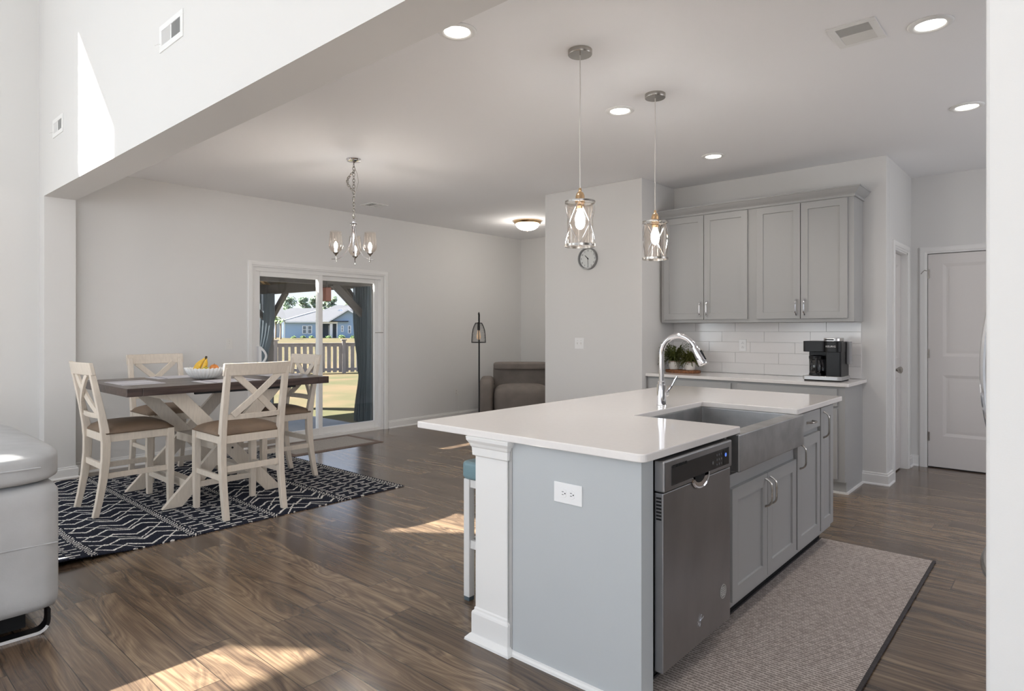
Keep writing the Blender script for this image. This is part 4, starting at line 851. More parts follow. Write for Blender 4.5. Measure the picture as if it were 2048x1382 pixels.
# ================================================================== dining area
RT = 0.008
RV2 = V((math.sin(YAW), -math.cos(YAW), 0)); FV2 = V((math.cos(YAW), math.sin(YAW), 0))
def rug_mat_dining():
    m = bpy.data.materials.new('moroccan_rug'); m.use_nodes = True; n = m.node_tree.nodes; L = m.node_tree.links; b = n['Principled BSDF']; b.inputs['Roughness'].default_value = 0.95; b.inputs['Specular IOR Level'].default_value = 0.08
    def mt(op, a, c=None, d=None):
        k = n.new('ShaderNodeMath'); k.operation = op
        for i, x in enumerate((a, c, d)):
            if isinstance(x, (int, float)): k.inputs[i].default_value = x
            elif x is not None: L.new(x, k.inputs[i])
        return k.outputs[0]
    t = n.new('ShaderNodeTexCoord'); s = n.new('ShaderNodeSeparateXYZ')
    nz0 = n.new('ShaderNodeTexNoise'); nz0.inputs['Scale'].default_value = 14; L.new(t.outputs['Object'], nz0.inputs['Vector'])
    va = n.new('ShaderNodeVectorMath'); va.operation = 'MULTIPLY_ADD'; L.new(nz0.outputs['Color'], va.inputs[0]); va.inputs[1].default_value = (0.03, 0.03, 0); L.new(t.outputs['Object'], va.inputs[2])
    L.new(va.outputs[0], s.inputs[0]); X, Y = s.outputs[0], s.outputs[1]
    # bands across X (pattern stripes run along Y), period 0.95 m : A zigzag-diamonds / B short bars, braided divider between
    P = 0.56; u = mt('DIVIDE', X, P); k = mt('FLOOR', u); f = mt('MULTIPLY', mt('FRACT', u), P)
    odd = mt('MODULO', mt('ABSOLUTE', k), 2.0)
    def tri(v): return mt('ABSOLUTE', mt('SUBTRACT', mt('MULTIPLY', mt('FRACT', v), 2.0), 1.0))
    # zigzag lines: constant of Y/0.075 + tri(X)
    za = mt('ADD', mt('DIVIDE', Y, 0.135), mt('MULTIPLY', tri(mt('DIVIDE', X, 0.21)), 0.75))
    l1 = mt('LESS_THAN', mt('ABSOLUTE', mt('SUBTRACT', mt('FRACT', za), 0.5)), 0.085)
    zb = mt('SUBTRACT', mt('DIVIDE', Y, 0.27), mt('MULTIPLY', tri(mt('DIVIDE', X, 0.42)), 1.0)); l1b = mt('LESS_THAN', mt('ABSOLUTE', mt('SUBTRACT', mt('FRACT', zb), 0.5)), 0.03)
    A = mt('MAXIMUM', l1, l1b)
    l2 = mt('LESS_THAN', mt('ABSOLUTE', mt('SUBTRACT', mt('FRACT', mt('DIVIDE', Y, 0.082)), 0.5)), 0.11)
    gap = mt('GREATER_THAN', mt('FRACT', mt('ADD', mt('DIVIDE', X, 0.19), mt('MULTIPLY', mt('FLOOR', mt('DIVIDE', Y, 0.082)), 0.37))), 0.22)
    dots = mt('MULTIPLY', mt('LESS_THAN', mt('ABSOLUTE', mt('SUBTRACT', mt('FRACT', mt('ADD', mt('DIVIDE', Y, 0.082), 0.5)), 0.5)), 0.10), mt('LESS_THAN', mt('FRACT', mt('DIVIDE', X, 0.115)), 0.25))
    Bp = mt('MAXIMUM', mt('MULTIPLY', l2, gap), dots)
    pat = mt('ADD', mt('MULTIPLY', A, mt('SUBTRACT', 1.0, odd)), mt('MULTIPLY', Bp, odd))
    # divider
    e = mt('ABSOLUTE', mt('SUBTRACT', f, 0.03)); ind = mt('LESS_THAN', e, 0.034)
    br = mt('LESS_THAN', mt('ABSOLUTE', mt('SUBTRACT', mt('FRACT', mt('ADD', mt('DIVIDE', Y, 0.035), mt('MULTIPLY', tri(mt('DIVIDE', X, 0.035)), 0.8))), 0.5)), 0.20)
    pat = mt('ADD', mt('MULTIPLY', pat, mt('SUBTRACT', 1.0, ind)), mt('MULTIPLY', mt('MULTIPLY', br, mt('LESS_THAN', e, 0.022)), ind))
    nz = n.new('ShaderNodeTexNoise'); nz.inputs['Scale'].default_value = 130; nz.inputs['Detail'].default_value = 3; L.new(t.outputs['Object'], nz.inputs['Vector'])
    pat = mt('MULTIPLY', pat, mt('GREATER_THAN', nz.outputs[0], 0.42))
    mx = n.new('ShaderNodeMix'); mx.data_type = 'RGBA'; L.new(pat, mx.inputs[0]); mx.inputs[7].default_value = rgb(232, 230, 225)
    r = n.new('ShaderNodeValToRGB'); r.color_ramp.elements[0].color = rgb(26, 28, 38); r.color_ramp.elements[1].color = rgb(54, 58, 72); r.color_ramp.elements[0].position = 0.35; r.color_ramp.elements[1].position = 0.7; L.new(nz.outputs[0], r.inputs[0]); L.new(r.outputs[0], mx.inputs[6])
    L.new(mx.outputs[2], b.inputs['Base Color']); bp = n.new('ShaderNodeBump'); bp.inputs['Strength'].default_value = 0.5; bp.inputs['Distance'].default_value = 0.003; L.new(nz.outputs[0], bp.inputs['Height']); L.new(bp.outputs[0], b.inputs['Normal'])
    return m
m = MB(); rx0, rx1, ry0, ry1 = 0.42, 3.41, 4.24, 6.62; nx, ny = 60, 40
def rz(x, y): 
    k = max(0, min(1, (1.45 - x) / 0.5)); q = max(0, min(1, (4.75 - y) / 0.5)); return 0.030 * (k*k*(3-2*k)) * (q*q*(3-2*q))
top = [[V((rx0 + (rx1-rx0)*i/nx, ry0 + (ry1-ry0)*j/ny, RT + rz(rx0 + (rx1-rx0)*i/nx, ry0 + (ry1-ry0)*j/ny))) for i in range(nx+1)] for j in range(ny+1)]
bot = [[p - V((0, 0, RT - 0.0006)) for p in r] for r in top]
for G_ in (top, bot):
    vs = [[m.b.verts.new(p) for p in r] for r in G_]
    for j in range(ny):
        for i in range(nx): m.b.faces.new((vs[j][i], vs[j][i+1], vs[j+1][i+1], vs[j+1][i]))
    G_.clear(); G_.extend(vs)
for i in range(nx): m.b.faces.new((top[0][i], top[0][i+1], bot[0][i+1], bot[0][i])); m.b.faces.new((top[ny][i], top[ny][i+1], bot[ny][i+1], bot[ny][i]))
for j in range(ny): m.b.faces.new((top[j][0], top[j+1][0], bot[j+1][0], bot[j][0])); m.b.faces.new((top[j][nx], top[j+1][nx], bot[j+1][nx], bot[j][nx]))
tag(m.build('area_rug', rug_mat_dining(), smooth=True), 'dark navy rug with broken white zigzag lines under the dining table', 'rug')
dm = thing('door_mat', 'grey-beige mat with a brown border in front of the sliding door', 'rug', (3.9, 6.4, 0))
MB().box((3.425, 6.085, 0.0005), (4.585, 6.80, 0.006)).build('border', mat('mat_border', rgb(128, 112, 104), 0.95, vary=0.2, vscale=60), dm)
MB().box((3.495, 6.155, 0.005), (4.515, 6.73, 0.0075)).build('mat_field', mat('mat_field', rgb(172, 166, 158), 0.95, vary=0.15, vscale=90), dm)

# dining table
tb = thing('dining_table', 'counter-height dining table with dark plank top and cream crossed legs', 'table', (2.34, 5.40, 0))
TT0, TT1 = 0.867, 0.925; tx0, tx1, ty0, ty1 = 1.495, 3.074, 4.856, 5.93
def top_mat():
    m = bpy.data.materials.new('espresso_top'); m.use_nodes = True; n = m.node_tree.nodes; L = m.node_tree.links; b = n['Principled BSDF']
    t = n.new('ShaderNodeTexCoord'); mp = n.new('ShaderNodeMapping'); mp.inputs['Scale'].default_value = (1.5, 22, 22); L.new(t.outputs['Object'], mp.inputs[0])
    nz = n.new('ShaderNodeTexNoise'); nz.inputs['Scale'].default_value = 2.0; nz.inputs['Detail'].default_value = 5; L.new(mp.outputs[0], nz.inputs['Vector'])
    r = n.new('ShaderNodeValToRGB'); r.color_ramp.elements[0].color = rgb(52, 40, 38); r.color_ramp.elements[1].color = rgb(92, 76, 70); r.color_ramp.elements[0].position = 0.3; r.color_ramp.elements[1].position = 0.72
    L.new(nz.outputs[0], r.inputs[0]); L.new(r.outputs[0], b.inputs['Base Color']); b.inputs['Roughness'].default_value = 0.28; b.inputs['Specular IOR Level'].default_value = 0.5; return m
M['ttop'] = top_mat()
m = MB(); wpl = (ty1 - ty0 - 0.0) / 5
for k in range(5): m.box((tx0 + 0.10, ty0 + k*wpl + 0.0006, TT0), (tx1 - 0.10, ty0 + (k+1)*wpl - 0.0006, TT1))
m.box((tx0, ty0, TT0), (tx0 + 0.0985, ty1, TT1)); m.box((tx1 - 0.0985, ty0, TT0), (tx1, ty1, TT1)); m.box((tx0 + 0.02, ty0 + 0.01, TT0 + 0.002), (tx1 - 0.02, ty1 - 0.01, TT1 - 0.003))
m.build('tabletop', M['ttop'], tb, bevel=0.003)
m = MB(); m.box((1.98, 4.93, 0.845), (2.80, 4.96, 0.867)); m.box((1.98, 5.80, 0.845), (2.80, 5.83, 0.867)); m.build('slide_rails', M['black'], tb)
def xboard(x0a, x1a, x0b, x1b, ya, yb, zt=0.866):
    """board from foot span [x0a,x1a] to top span [x0b,x1b]"""
    z0 = RT + 0.001; m = MB(); m.prism([(x0a, ya, z0), (x1a, ya, z0), (x1b, ya, zt), (x0b, ya, zt)], (0, yb - ya, 0)); return m
for ya in (4.955, 5.735):
    y2 = ya + 0.024
    xboard(1.765, 1.905, 2.575, 2.715, ya + 0.024, ya + 0.062).build('leg', M['chair'], tb, bevel=0.002)
    xboard(2.555, 2.695, 1.775, 1.915, ya + 0.012, ya + 0.023).build('leg', M['chair'], tb, bevel=0.002)
for x in (1.975, 2.49):
    m = MB(); m.box((x - 0.035, 5.018, 0.13), (x + 0.035, 5.745, 0.195)); m.build('stretcher', M['chair'], tb, bevel=0.002)
m = MB(); m.box((2.15, 5.018, 0.395), (2.33, 5.745, 0.46)); m.build('stretcher', M['chair'], tb, bevel=0.002)
m = MB(); m.box((1.85, 5.02, 0.80), (1.93, 5.745, 0.866)); m.build('top_rail', M['chair'], tb, bevel=0.002)
m = MB(); m.box((2.60, 5.02, 0.80), (2.68, 5.745, 0.866)); m.build('top_rail', M['chair'], tb, bevel=0.002)
for dx, dz in ((-0.03, 0.47), (0.04, 0.40)):
    m = MB(); m.lathe([(0.008, 0), (0.008, -0.004)], (2.235 + dx, 4.966, dz), 10, axis='y'); m.build('bolt', M['black'], tb)

# chairs: local frame, facing +Y, origin on the floor under the seat centre
chair0 = thing('dining_chair', 'x', 'chair', (0, 0, 0), 'counter-height dining chairs', world=False)
def chair_parts(ch):
    LW = 0.021
    for s in (-1, 1):
        x = s * 0.215
        prof = [(-0.262, 0.0), (-0.240, 0.10), (-0.214, 0.25), (-0.198, 0.40), (-0.196, 0.52), (-0.206, 0.62), (-0.228, 0.75), (-0.258, 0.90), (-0.290, 1.06)]
        m = MB(); m.rings([[V((x - LW, y - w_, z)), V((x + LW, y - w_, z)), V((x + LW, y + w_, z)), V((x - LW, y + w_, z))] for (y, z), w_ in zip(prof, (0.019, 0.021, 0.024, 0.027, 0.028, 0.026, 0.022, 0.019, 0.017))])
        m.build('rear_leg', M['chair'], ch, bevel=0.004, smooth=True)
        m = MB(); m.rings([[V((x - a, 0.232 - a, z)), V((x + a, 0.232 - a, z)), V((x + a, 0.232 + a, z)), V((x - a, 0.232 + a, z))] for a, z in ((0.019, 0), (0.024, 0.30), (0.024, 0.582))])
        m.build('front_leg', M['chair'], ch, bevel=0.003)
        m = MB(); m.box((x - 0.012, -0.175, 0.522), (x + 0.012, 0.212, 0.578)); m.build('seat_rail', M['chair'], ch, bevel=0.002)
        m = MB(); m.box((x - 0.010, -0.192, 0.262), (x + 0.010, 0.212, 0.300)); m.build('stretcher', M['chair'], ch, bevel=0.002)
    m = MB(); m.box((-0.195, 0.220, 0.522), (0.195, 0.244, 0.578)); m.build('seat_rail', M['chair'], ch, bevel=0.002)
    m = MB(); m.box((-0.195, -0.208, 0.522), (0.195, -0.182, 0.578)); m.build('seat_rail', M['chair'], ch, bevel=0.002)
    m = MB(); m.box((-0.195, -0.212, 0.322), (0.195, -0.192, 0.366)); m.build('stretcher', M['chair'], ch, bevel=0.002)
    m = MB(); m.box((-0.195, 0.222, 0.150), (0.195, 0.242, 0.192)); m.build('stretcher', M['chair'], ch, bevel=0.002)
    # curved top rail
    def curved(z0, z1, hw, dep, t0, ylo, yhi, ext=0, n=14):
        m = MB(); rings = []
        for k in range(n + 1):
            s = -1 + 2 * k / n; x = s * hw; bow = -dep * (1 - s * s)
            rings.append([V((x, ylo + bow - t0, z0)), V((x, ylo + bow + t0, z0)), V((x, yhi + bow + t0, z1)), V((x, yhi + bow - t0, z1))])
        m.rings(rings); return m
    curved(1.004, 1.092, 0.245, 0.030, 0.013, -0.276, -0.296).build('top_rail', M['chair'], ch, bevel=0.004, smooth=True)
    curved(0.690, 0.728, 0.195, 0.022, 0.011, -0.216, -0.222).build('lower_rail', M['chair'], ch, bevel=0.003, smooth=True)
    for s, off in ((1, -0.008), (-1, 0.008)):
        m = MB(); rings = []
        for k in range(11):
            q = k / 10; x = s * (-0.160 + 0.320 * q); z = 0.722 + (1.012 - 0.722) * q; bow = -0.026 * (1 - (x / 0.2) ** 2); y = -0.222 - 0.056 * q + bow + off
            wx = 0.0225 * 0.67; wz = -0.0225 * 0.74 * s
            a = V((wx, 0, wz)) ; c = V((x, y, z)); tt = V((0, 0.0095, 0)); rings.append([c - a - tt, c + a - tt, c + a + tt, c - a + tt])
        m.rings(rings); m.build('cross_slat', M['chair'], ch, bevel=0.002, smooth=True)
    # cushion
    m = MB(); n = 16; g = []
    for j in range(n + 1):
        row = []
        for i in range(n + 1):
            u, v = -1 + 2*i/n, -1 + 2*j/n; e = max(0, (1 - abs(u) ** 4)) * max(0, (1 - abs(v) ** 4))
            row.append(m.b.verts.new((u * 0.243 * (1 - 0.03 * v * -1 * 0), 0.024 + v * 0.228, 0.588 + 0.062 * e ** 0.42 * (1 - 0.12 * (u*u + v*v)))))
        g.append(row)
    for j in range(n):
        for i in range(n): m.b.faces.new((g[j][i], g[j][i+1], g[j+1][i+1], g[j+1][i]))
    edge = [g[0][i] for i in range(n+1)] + [g[j][n] for j in range(1, n+1)] + [g[n][i] for i in range(n-1, -1, -1)] + [g[j][0] for j in range(n-1, 0, -1)]
    lo = [m.b.verts.new((v_.co.x * 0.975, (v_.co.y - 0.024) * 0.975 + 0.024, 0.579)) for v_ in edge]
    for k in range(len(edge)): m.b.faces.new((edge[k], edge[(k+1) % len(edge)], lo[(k+1) % len(lo)], lo[k]))
    m.b.faces.new(lo)
    m.build('seat_cushion', M['seat'], ch, smooth=True, angle=80)
chair_parts(chair0)
spots = [(2.18, 4.645, 0, 'cream cross-back dining chair nearest the camera, its back in front of the table'),
         (1.645, 5.355, -PI/2, 'cream cross-back chair at the left end of the table, by the grey sofa'),
         (2.855, 5.36, PI/2, 'cream cross-back chair at the right end of the table, in front of the sliding door'),
         (2.235, 6.19, PI, 'cream cross-back chair on the far side of the table against the wall')]
for i, (x, y, a, lab) in enumerate(spots):
    o = chair0 if i == 0 else copy_tree(chair0)
    o.location = (x, y, RT + 0.0005); o.rotation_euler = (0, 0, a); o['label'] = lab

# placemats
M['mat'] = mat('placemat_linen', rgb(214, 212, 218), 0.7, vary=0.03, vscale=60); M['matstripe'] = mat('placemat_stripe', rgb(96, 98, 120), 0.7)
def placemat(c, a, lab):
    t = thing('placemat', lab, 'placemat', (c[0], c[1], TT1), 'striped placemats', world=False); t.rotation_euler = (0, 0, a)
    MB().box((-0.215, -0.145, 0.0003), (0.215, 0.145, 0.0025)).build('cloth', M['mat'], t)
    for q in (-0.144, 0.144): MB().box((q - 0.006, -0.145, 0.0025), (q + 0.006, 0.145, 0.0031)).build('stripe', M['matstripe'], t)
placemat((1.71, 5.38), PI/2, 'pale placemat at the left end of the dining table')
placemat((2.27, 5.05), 0, 'pale placemat on the near edge of the table behind the nearest chair')
placemat((2.17, 5.75), 0, 'pale placemat on the far edge of the table behind the fruit bowl')
placemat((2.86, 5.38), PI/2, 'pale placemat at the right end of the dining table')
# fruit bowl
bx, by = 2.247, 5.405
m = MB(); prof = [(0.060, 0.0), (0.085, 0.004), (0.110, 0.022), (0.135, 0.055), (0.150, 0.088), (0.146, 0.090), (0.128, 0.056), (0.102, 0.026), (0.075, 0.012), (0.001, 0.010)]
rings = []
for r, z in prof:
    ring = []
    for k in range(192):
        a = 2*PI*k/192; am = 0.06 * min(1, z / 0.03 + 0.3); zz = z + (0.004 * math.cos(28*a) if z > 0.08 else 0); rr = r * (1 + am * math.cos(28 * a)); ring.append(V((bx + rr*math.cos(a), by + rr*math.sin(a), TT1 + 0.0005 + zz)))
    rings.append(ring)
m.rings(rings); tag(m.build('fruit_bowl', M['bowl'], smooth=True, angle=60), 'white fluted ceramic fruit bowl on the dining table', 'bowl')
rl = lambda r_, f_, z_: V((bx, by, TT1)) + rv * r_ + fv * f_ + V((0, 0, z_))
t = thing('banana_bunch', 'bunch of ripe bananas leaning in the white bowl', 'fruit', tuple(rl(-0.03, 0, 0.05)))
M['banana'] = mat('banana_peel', rgb(232, 186, 62), 0.5, vary=0.14, vscale=30); M['bstem'] = mat('banana_stem', rgb(62, 50, 30), 0.7)
for (r0, f0, r1, f1, bw) in ((-0.095, 0.02, 0.0, 0.0, -0.014), (-0.050, -0.03, 0.005, -0.004, -0.012), (-0.020, -0.01, 0.012, 0.0, 0.004), (-0.075, 0.05, 0.0, 0.008, -0.014)):
    pts = []; rr = []
    for k in range(10):
        q = k/9; pts.append(rl(r0 + (r1 - r0)*q + bw * math.sin(PI*q) * 1.6, f0 + (f1 - f0)*q, 0.045 + 0.125*q)); rr.append([0.006, 0.013, 0.017, 0.019, 0.0195, 0.019, 0.017, 0.013, 0.008, 0.006][k])
    MB().tube(pts, rr, 8).build('banana', M['banana'], t, smooth=True)
MB().tube([rl(0.003, 0, 0.160), rl(0.008, 0, 0.172), rl(0.012, 0, 0.186)], [0.010, 0.011, 0.008], 8).build('stem', M['bstem'], t, smooth=True)
def fruit(name, lab, c, r, mt_, sq_=(1, 1, 0.95)):
    t = thing(name, lab, 'fruit', tuple(c)); MB().sphere(c, r, 18, 12, sq_).build('flesh', mt_, t, smooth=True, angle=180)
    MB().tube([V(c) + V((0, 0, r*0.88)), V(c) + V((0.003, 0, r + 0.004))], 0.002, 6).build('stem', M['bstem'], t)
fruit('peach', 'red-yellow peach on the right side of the white bowl', rl(0.075, 0.0, 0.085), 0.036, mat('peach_skin', rgb(222, 140, 72), 0.6, vary=0.3, vscale=22))
fruit('pear', 'green-yellow pear in the middle of the bowl beside the bananas', rl(0.022, -0.035, 0.072), 0.031, mat('pear_skin', rgb(196, 178, 66), 0.5, vary=0.12, vscale=18))

# ================================================================== bar stool tucked behind the island post
t = thing('bar_stool', 'white-legged stool with teal leather seat behind the island corner post', 'stool', (2.20, 2.26, 0)); 
sx0, sx1, sy0, sy1 = 2.18, 2.56, 1.93, 2.235
rbox(MB(), sx0 - 0.008, sx1 + 0.01, sy0 - 0.02, sy1 + 0.025, 0.60, 0.688, 0.03).build('seat', M['teal'], t, bevel=0.018, seg=4, smooth=True, angle=180)
for x in (sx0 + 0.02, sx1 - 0.02):
    for y in (sy0 + 0.02, sy1 - 0.006):
        l_ = sub(MB().box((x - 0.019, y - 0.019, 0.02), (x + 0.019, y + 0.019, 0.60)).build('leg', M['trim'], t, bevel=0.002), t)
        MB().box((x - 0.017, y - 0.017, 0.0005), (x + 0.017, y + 0.017, 0.022)).build('foot_cap', mat('foot_slate', rgb(86, 100, 108), 0.6), l_)
for y in (sy0 + 0.02, sy1 - 0.006): MB().box((sx0 + 0.04, y - 0.012, 0.56), (sx1 - 0.04, y + 0.012, 0.598)).build('seat_rail', M['trim'], t); MB().box((sx0 + 0.04, y - 0.010, 0.26), (sx1 - 0.04, y + 0.010, 0.30)).build('stretcher', M['trim'], t)
for x in (sx0 + 0.02, sx1 - 0.02): MB().box((x - 0.012, sy0 + 0.04, 0.56), (x + 0.012, sy1 - 0.026, 0.598)).build('seat_rail', M['trim'], t); MB().box((x - 0.010, sy0 + 0.04, 0.26), (x + 0.010, sy1 - 0.026, 0.30)).build('stretcher', M['trim'], t)

# ================================================================== sofa at the left
sf = thing('sofa', 'light grey suede sofa at the left edge with a padded arm and black sled foot', 'sofa', (0.2, 3.9, 0))
def pillow(mb, x0, x1, y0, y1, z0, z1, r, n=6):
    return rbox(mb, x0, x1, y0, y1, z0, z1, r, n)
def soft(a, c, r, name, mt_, parent, label=None, seg=6, crown=0.0):
    m = MB(); m.box(a, c); o = m.build(name, mt_, parent, label=label); md = o.modifiers.new('b', 'BEVEL'); md.width = r; md.segments = seg
    for p_ in o.data.polygons: p_.use_smooth = True
    return o
def puff(a, c, name, mt_, parent, puffz=0.03, p=5, n=14, rx=0.10):
    """superellipsoid-like cushion"""
    cx, cy, cz = [(a[i] + c[i]) / 2 for i in range(3)]; hx, hy, hz = [(c[i] - a[i]) / 2 for i in range(3)]
    m = MB(); bmesh.ops.create_cube(m.b, size=2); bmesh.ops.subdivide_edges(m.b, edges=m.b.edges, cuts=n, use_grid_fill=True)
    for v_ in m.b.verts:
        x, y, z = v_.co; r = (abs(x)**p + abs(y)**p + abs(z)**p) ** (1/p); x, y, z = x/r, y/r, z/r
        bul = puffz * (1 - x*x) * (1 - y*y) if z > 0 else 0
        v_.co = (cx + x*hx, cy + y*hy, cz + z*hz + bul)
    return m.build(name, mt_, parent, smooth=True, angle=180)
b0 = sub(puff((-0.40, 3.375, 0.095), (0.785, 4.50, 0.655), 'arm_body', M['sofa'], sf, 0.0, 22), sf)
MB().tube([(-0.35, 3.3745, 0.405), (0.2, 3.3735, 0.40), (0.62, 3.3742, 0.395), (0.765, 3.382, 0.39)], 0.0035, 6).build('seam', M['sofa'], b0, smooth=True)
puff((-0.40, 3.355, 0.650), (0.815, 4.85, 0.800), 'arm_cushion', M['sofa'], sf, 0.035, 7)
MB().tube([(-0.35, 3.352, 0.735), (0.3, 3.351, 0.735), (0.70, 3.362, 0.735)], 0.004, 6).build('piping', M['sofa'], b0, smooth=True)
MB().box((-1.4, 3.45, 0.10), (-0.40, 4.5, 0.45)).build('seat_base', M['sofa'], sf, bevel=0.03)
MB().box((-0.35, 3.46, 0.02), (0.665, 4.2, 0.10)).build('mechanism_box', M['blackmatte'], sf)
m = MB(); wv = 0.020
def strip(mb, pts, hw, th):
    rings = []
    for i, p_ in enumerate(pts):
        tv = (V(pts[min(i+1, len(pts)-1)]) - V(pts[max(i-1, 0)])).normalized(); nrm = V((-tv.z, 0, tv.x)); p_ = V(p_)
        rings.append([p_ - nrm*th - V((0, hw, 0)), p_ + nrm*th - V((0, hw, 0)), p_ + nrm*th + V((0, hw, 0)), p_ - nrm*th + V((0, hw, 0))])
    mb.rings(rings)
cr = [(0.735, 3.415, 0.10), (0.735, 3.415, 0.055)] + [(0.735 - 0.045 + 0.045*math.cos(a), 3.415, 0.052 - 0.045*math.sin(a)) for a in [PI/2*k/6 for k in range(1, 7)]] + [(-0.3, 3.415, 0.007)]
strip(m, cr, 0.03, 0.006); m.build('sled_foot', M['blackgloss'], sf, smooth=True)
m = MB(); strip(m, [(p_[0] + 0.0, 3.383, p_[2] - 0.0) for p_ in cr[3:]], 0.002, 0.0062); m.build('sled_foot_edge', mat('silver_paint', rgb(205, 205, 205), 0.5), sf, smooth=True)

# recliner turned towards the room in the far corner (local frame: x right, y away)
rc_ = thing('recliner_chair', 'taupe suede recliner in the far corner behind the floor lamp', 'armchair', tuple(RV2 * 0.14 + FV2 * 8.75), world=False); rc_.rotation_euler = (0, 0, YAW - PI/2)
puff((-0.61, 0.0, 0.02), (-0.40, 0.86, 0.64), 'armrest', M['recliner'], rc_, 0.0, 5)
puff((0.40, 0.0, 0.02), (0.61, 0.86, 0.64), 'armrest', M['recliner'], rc_, 0.0, 5)
puff((-0.42, 0.56, 0.25), (0.42, 0.90, 0.84), 'backrest', M['recliner'], rc_, 0.0, 9)
puff((-0.415, 0.50, 0.735), (0.415, 0.80, 0.845), 'headrest_roll', M['recliner'], rc_, 0.0, 6)
puff((-0.40, -0.04, 0.10), (0.40, 0.60, 0.535), 'seat_cushion', M['recliner'], rc_, 0.02, 5)
m = MB(); m.lathe([(0.010, 0), (0.010, 0.004), (0.003, 0.006)], (-0.40, 0.30, 0.55), 14, axis='x'); m.build('control_button', M['black'], rc_)

# floor lamp
fl = thing('floor_lamp', 'black metal floor lamp with a hanging wire mesh shade by the corner', 'floor lamp', (6.103, 5.991, 0))
LX_, LY_ = 6.103, 5.991
m = MB(); m.lathe([(0.14, 0.0), (0.14, 0.012), (0.132, 0.018), (0.02, 0.022), (0.014, 0.04)], (LX_, LY_, 0.0005), 36); m.build('base', M['black'], fl, smooth=True)
m = MB(); m.tube([(LX_, LY_, 0.03), (LX_, LY_, 0.8), (LX_, LY_, 1.30), (LX_, LY_, 1.49), (LX_ - 0.01, LY_ - 0.01, 1.535), (LX_ - 0.05, LY_ - 0.045, 1.552), (LX_ - 0.085, LY_ - 0.075, 1.535)], 0.011, 10); m.build('pole', M['black'], fl, smooth=True)
sxx, syy = LX_ - 0.085, LY_ - 0.075
m = MB()
for k in range(4): link(m, (sxx, syy, 1.515 - 0.022*k), (k % 2) * PI/2, 0.007, 0.014)
m.build('chain', M['black'], fl, smooth=True)
Rr = [(0.042, 1.415), (0.062, 1.375), (0.077, 1.33), (0.086, 1.275), (0.090, 1.21), (0.092, 1.158)]
m = MB()
for r, z in ((0.042, 1.415), (0.094, 1.158)): m.tube([(sxx + r*math.cos(2*PI*k/28), syy + r*math.sin(2*PI*k/28), z) for k in range(28)], 0.006, 6, closed=True)
for k in range(4):
    a = PI/4 + k*PI/2; m.tube([(sxx + r*math.cos(a), syy + r*math.sin(a), z) for r, z in Rr], 0.0055, 6, flat=1)
    m.tube([(sxx, syy, 1.42), (sxx + 0.042*math.cos(a), syy + 0.042*math.sin(a), 1.415)], 0.004, 6)
shd = sub(m.build('shade_frame', M['black'], fl, smooth=True), fl)
m = MB(); NN = 26
for k in range(NN):
    for sd in (-1, 1):
        m.tube([(sxx + r*math.cos(2*PI*k/NN + sd*j*0.20), syy + r*math.sin(2*PI*k/NN + sd*j*0.20), z) for j, (r, z) in enumerate(Rr)], 0.0008, 3, cap=False)
m.build('wire_mesh', M['black'], shd)
m = MB(); m.lathe([(0.012, 1.43), (0.016, 1.40), (0.018, 1.33), (0.014, 1.32)], (sxx, syy, 0), 14); m.build('socket', M['black'], fl, smooth=True)
m = MB(); m.lathe([(0.012, 1.32), (0.018, 1.295), (0.030, 1.24), (0.028, 1.215), (0.014, 1.195), (0.001, 1.19)], (sxx, syy, 0), 16); m.build('bulb', mat('amber_bulb', rgb(206, 176, 142), 0.15, emit=(1, 0.7, 0.45, 1), estr=0.25), fl, smooth=True)
m = MB(); m.tube([(6.50, 6.85, 0.375), (6.505, 6.83, 0.36), (6.52, 6.835, 0.20), (6.50, 6.80, 0.04), (6.42, 6.72, 0.008), (6.25, 6.45, 0.008), (6.14, 6.16, 0.008)], 0.0025, 6); m.build('power_cord', M['offw'], fl, smooth=True)
# ================================================================== outdoors (street frame: R = metres right, D = metres out, along the view across the garden)
RV = V((math.sin(YAW), -math.cos(YAW), 0)); FV = V((math.cos(YAW), math.sin(YAW), 0))
def st(r, d, z=0.0): return RV * r + FV * d + V((0, 0, z))
GZ = -0.15
def grass_mat(name, c1, c2, sc_):
    m = mat(name, c1, 0.95, spec=0.05); n = m.node_tree.nodes; L = m.node_tree.links; b = n['Principled BSDF']
    t = n.new('ShaderNodeTexCoord'); nz = n.new('ShaderNodeTexNoise'); nz.inputs['Scale'].default_value = sc_; nz.inputs['Detail'].default_value = 8; L.new(t.outputs['Object'], nz.inputs['Vector'])
    r = n.new('ShaderNodeValToRGB'); r.color_ramp.elements[0].color = c1; r.color_ramp.elements[1].color = c2; r.color_ramp.elements[0].position = 0.38; r.color_ramp.elements[1].position = 0.6
    L.new(nz.outputs[0], r.inputs[0]); L.new(r.outputs[0], b.inputs['Base Color']); return m
m = MB(); m.quad([V((-60, 7.0, GZ)), V((140, 7.0, GZ)), V((160, 220, GZ)), V((-60, 220, GZ))]); struct(m.build('lawn', grass_mat('lawn_grass', rgb(64, 64, 46), rgb(80, 70, 54), 0.7)))
m = MB(); m.box((1.5, 7.0, GZ), (5.62, 11.6, GZ + 0.05)); struct(m.build('patio', mat('patio_concrete', rgb(110, 114, 120), 0.85, vary=0.06, vscale=3)))
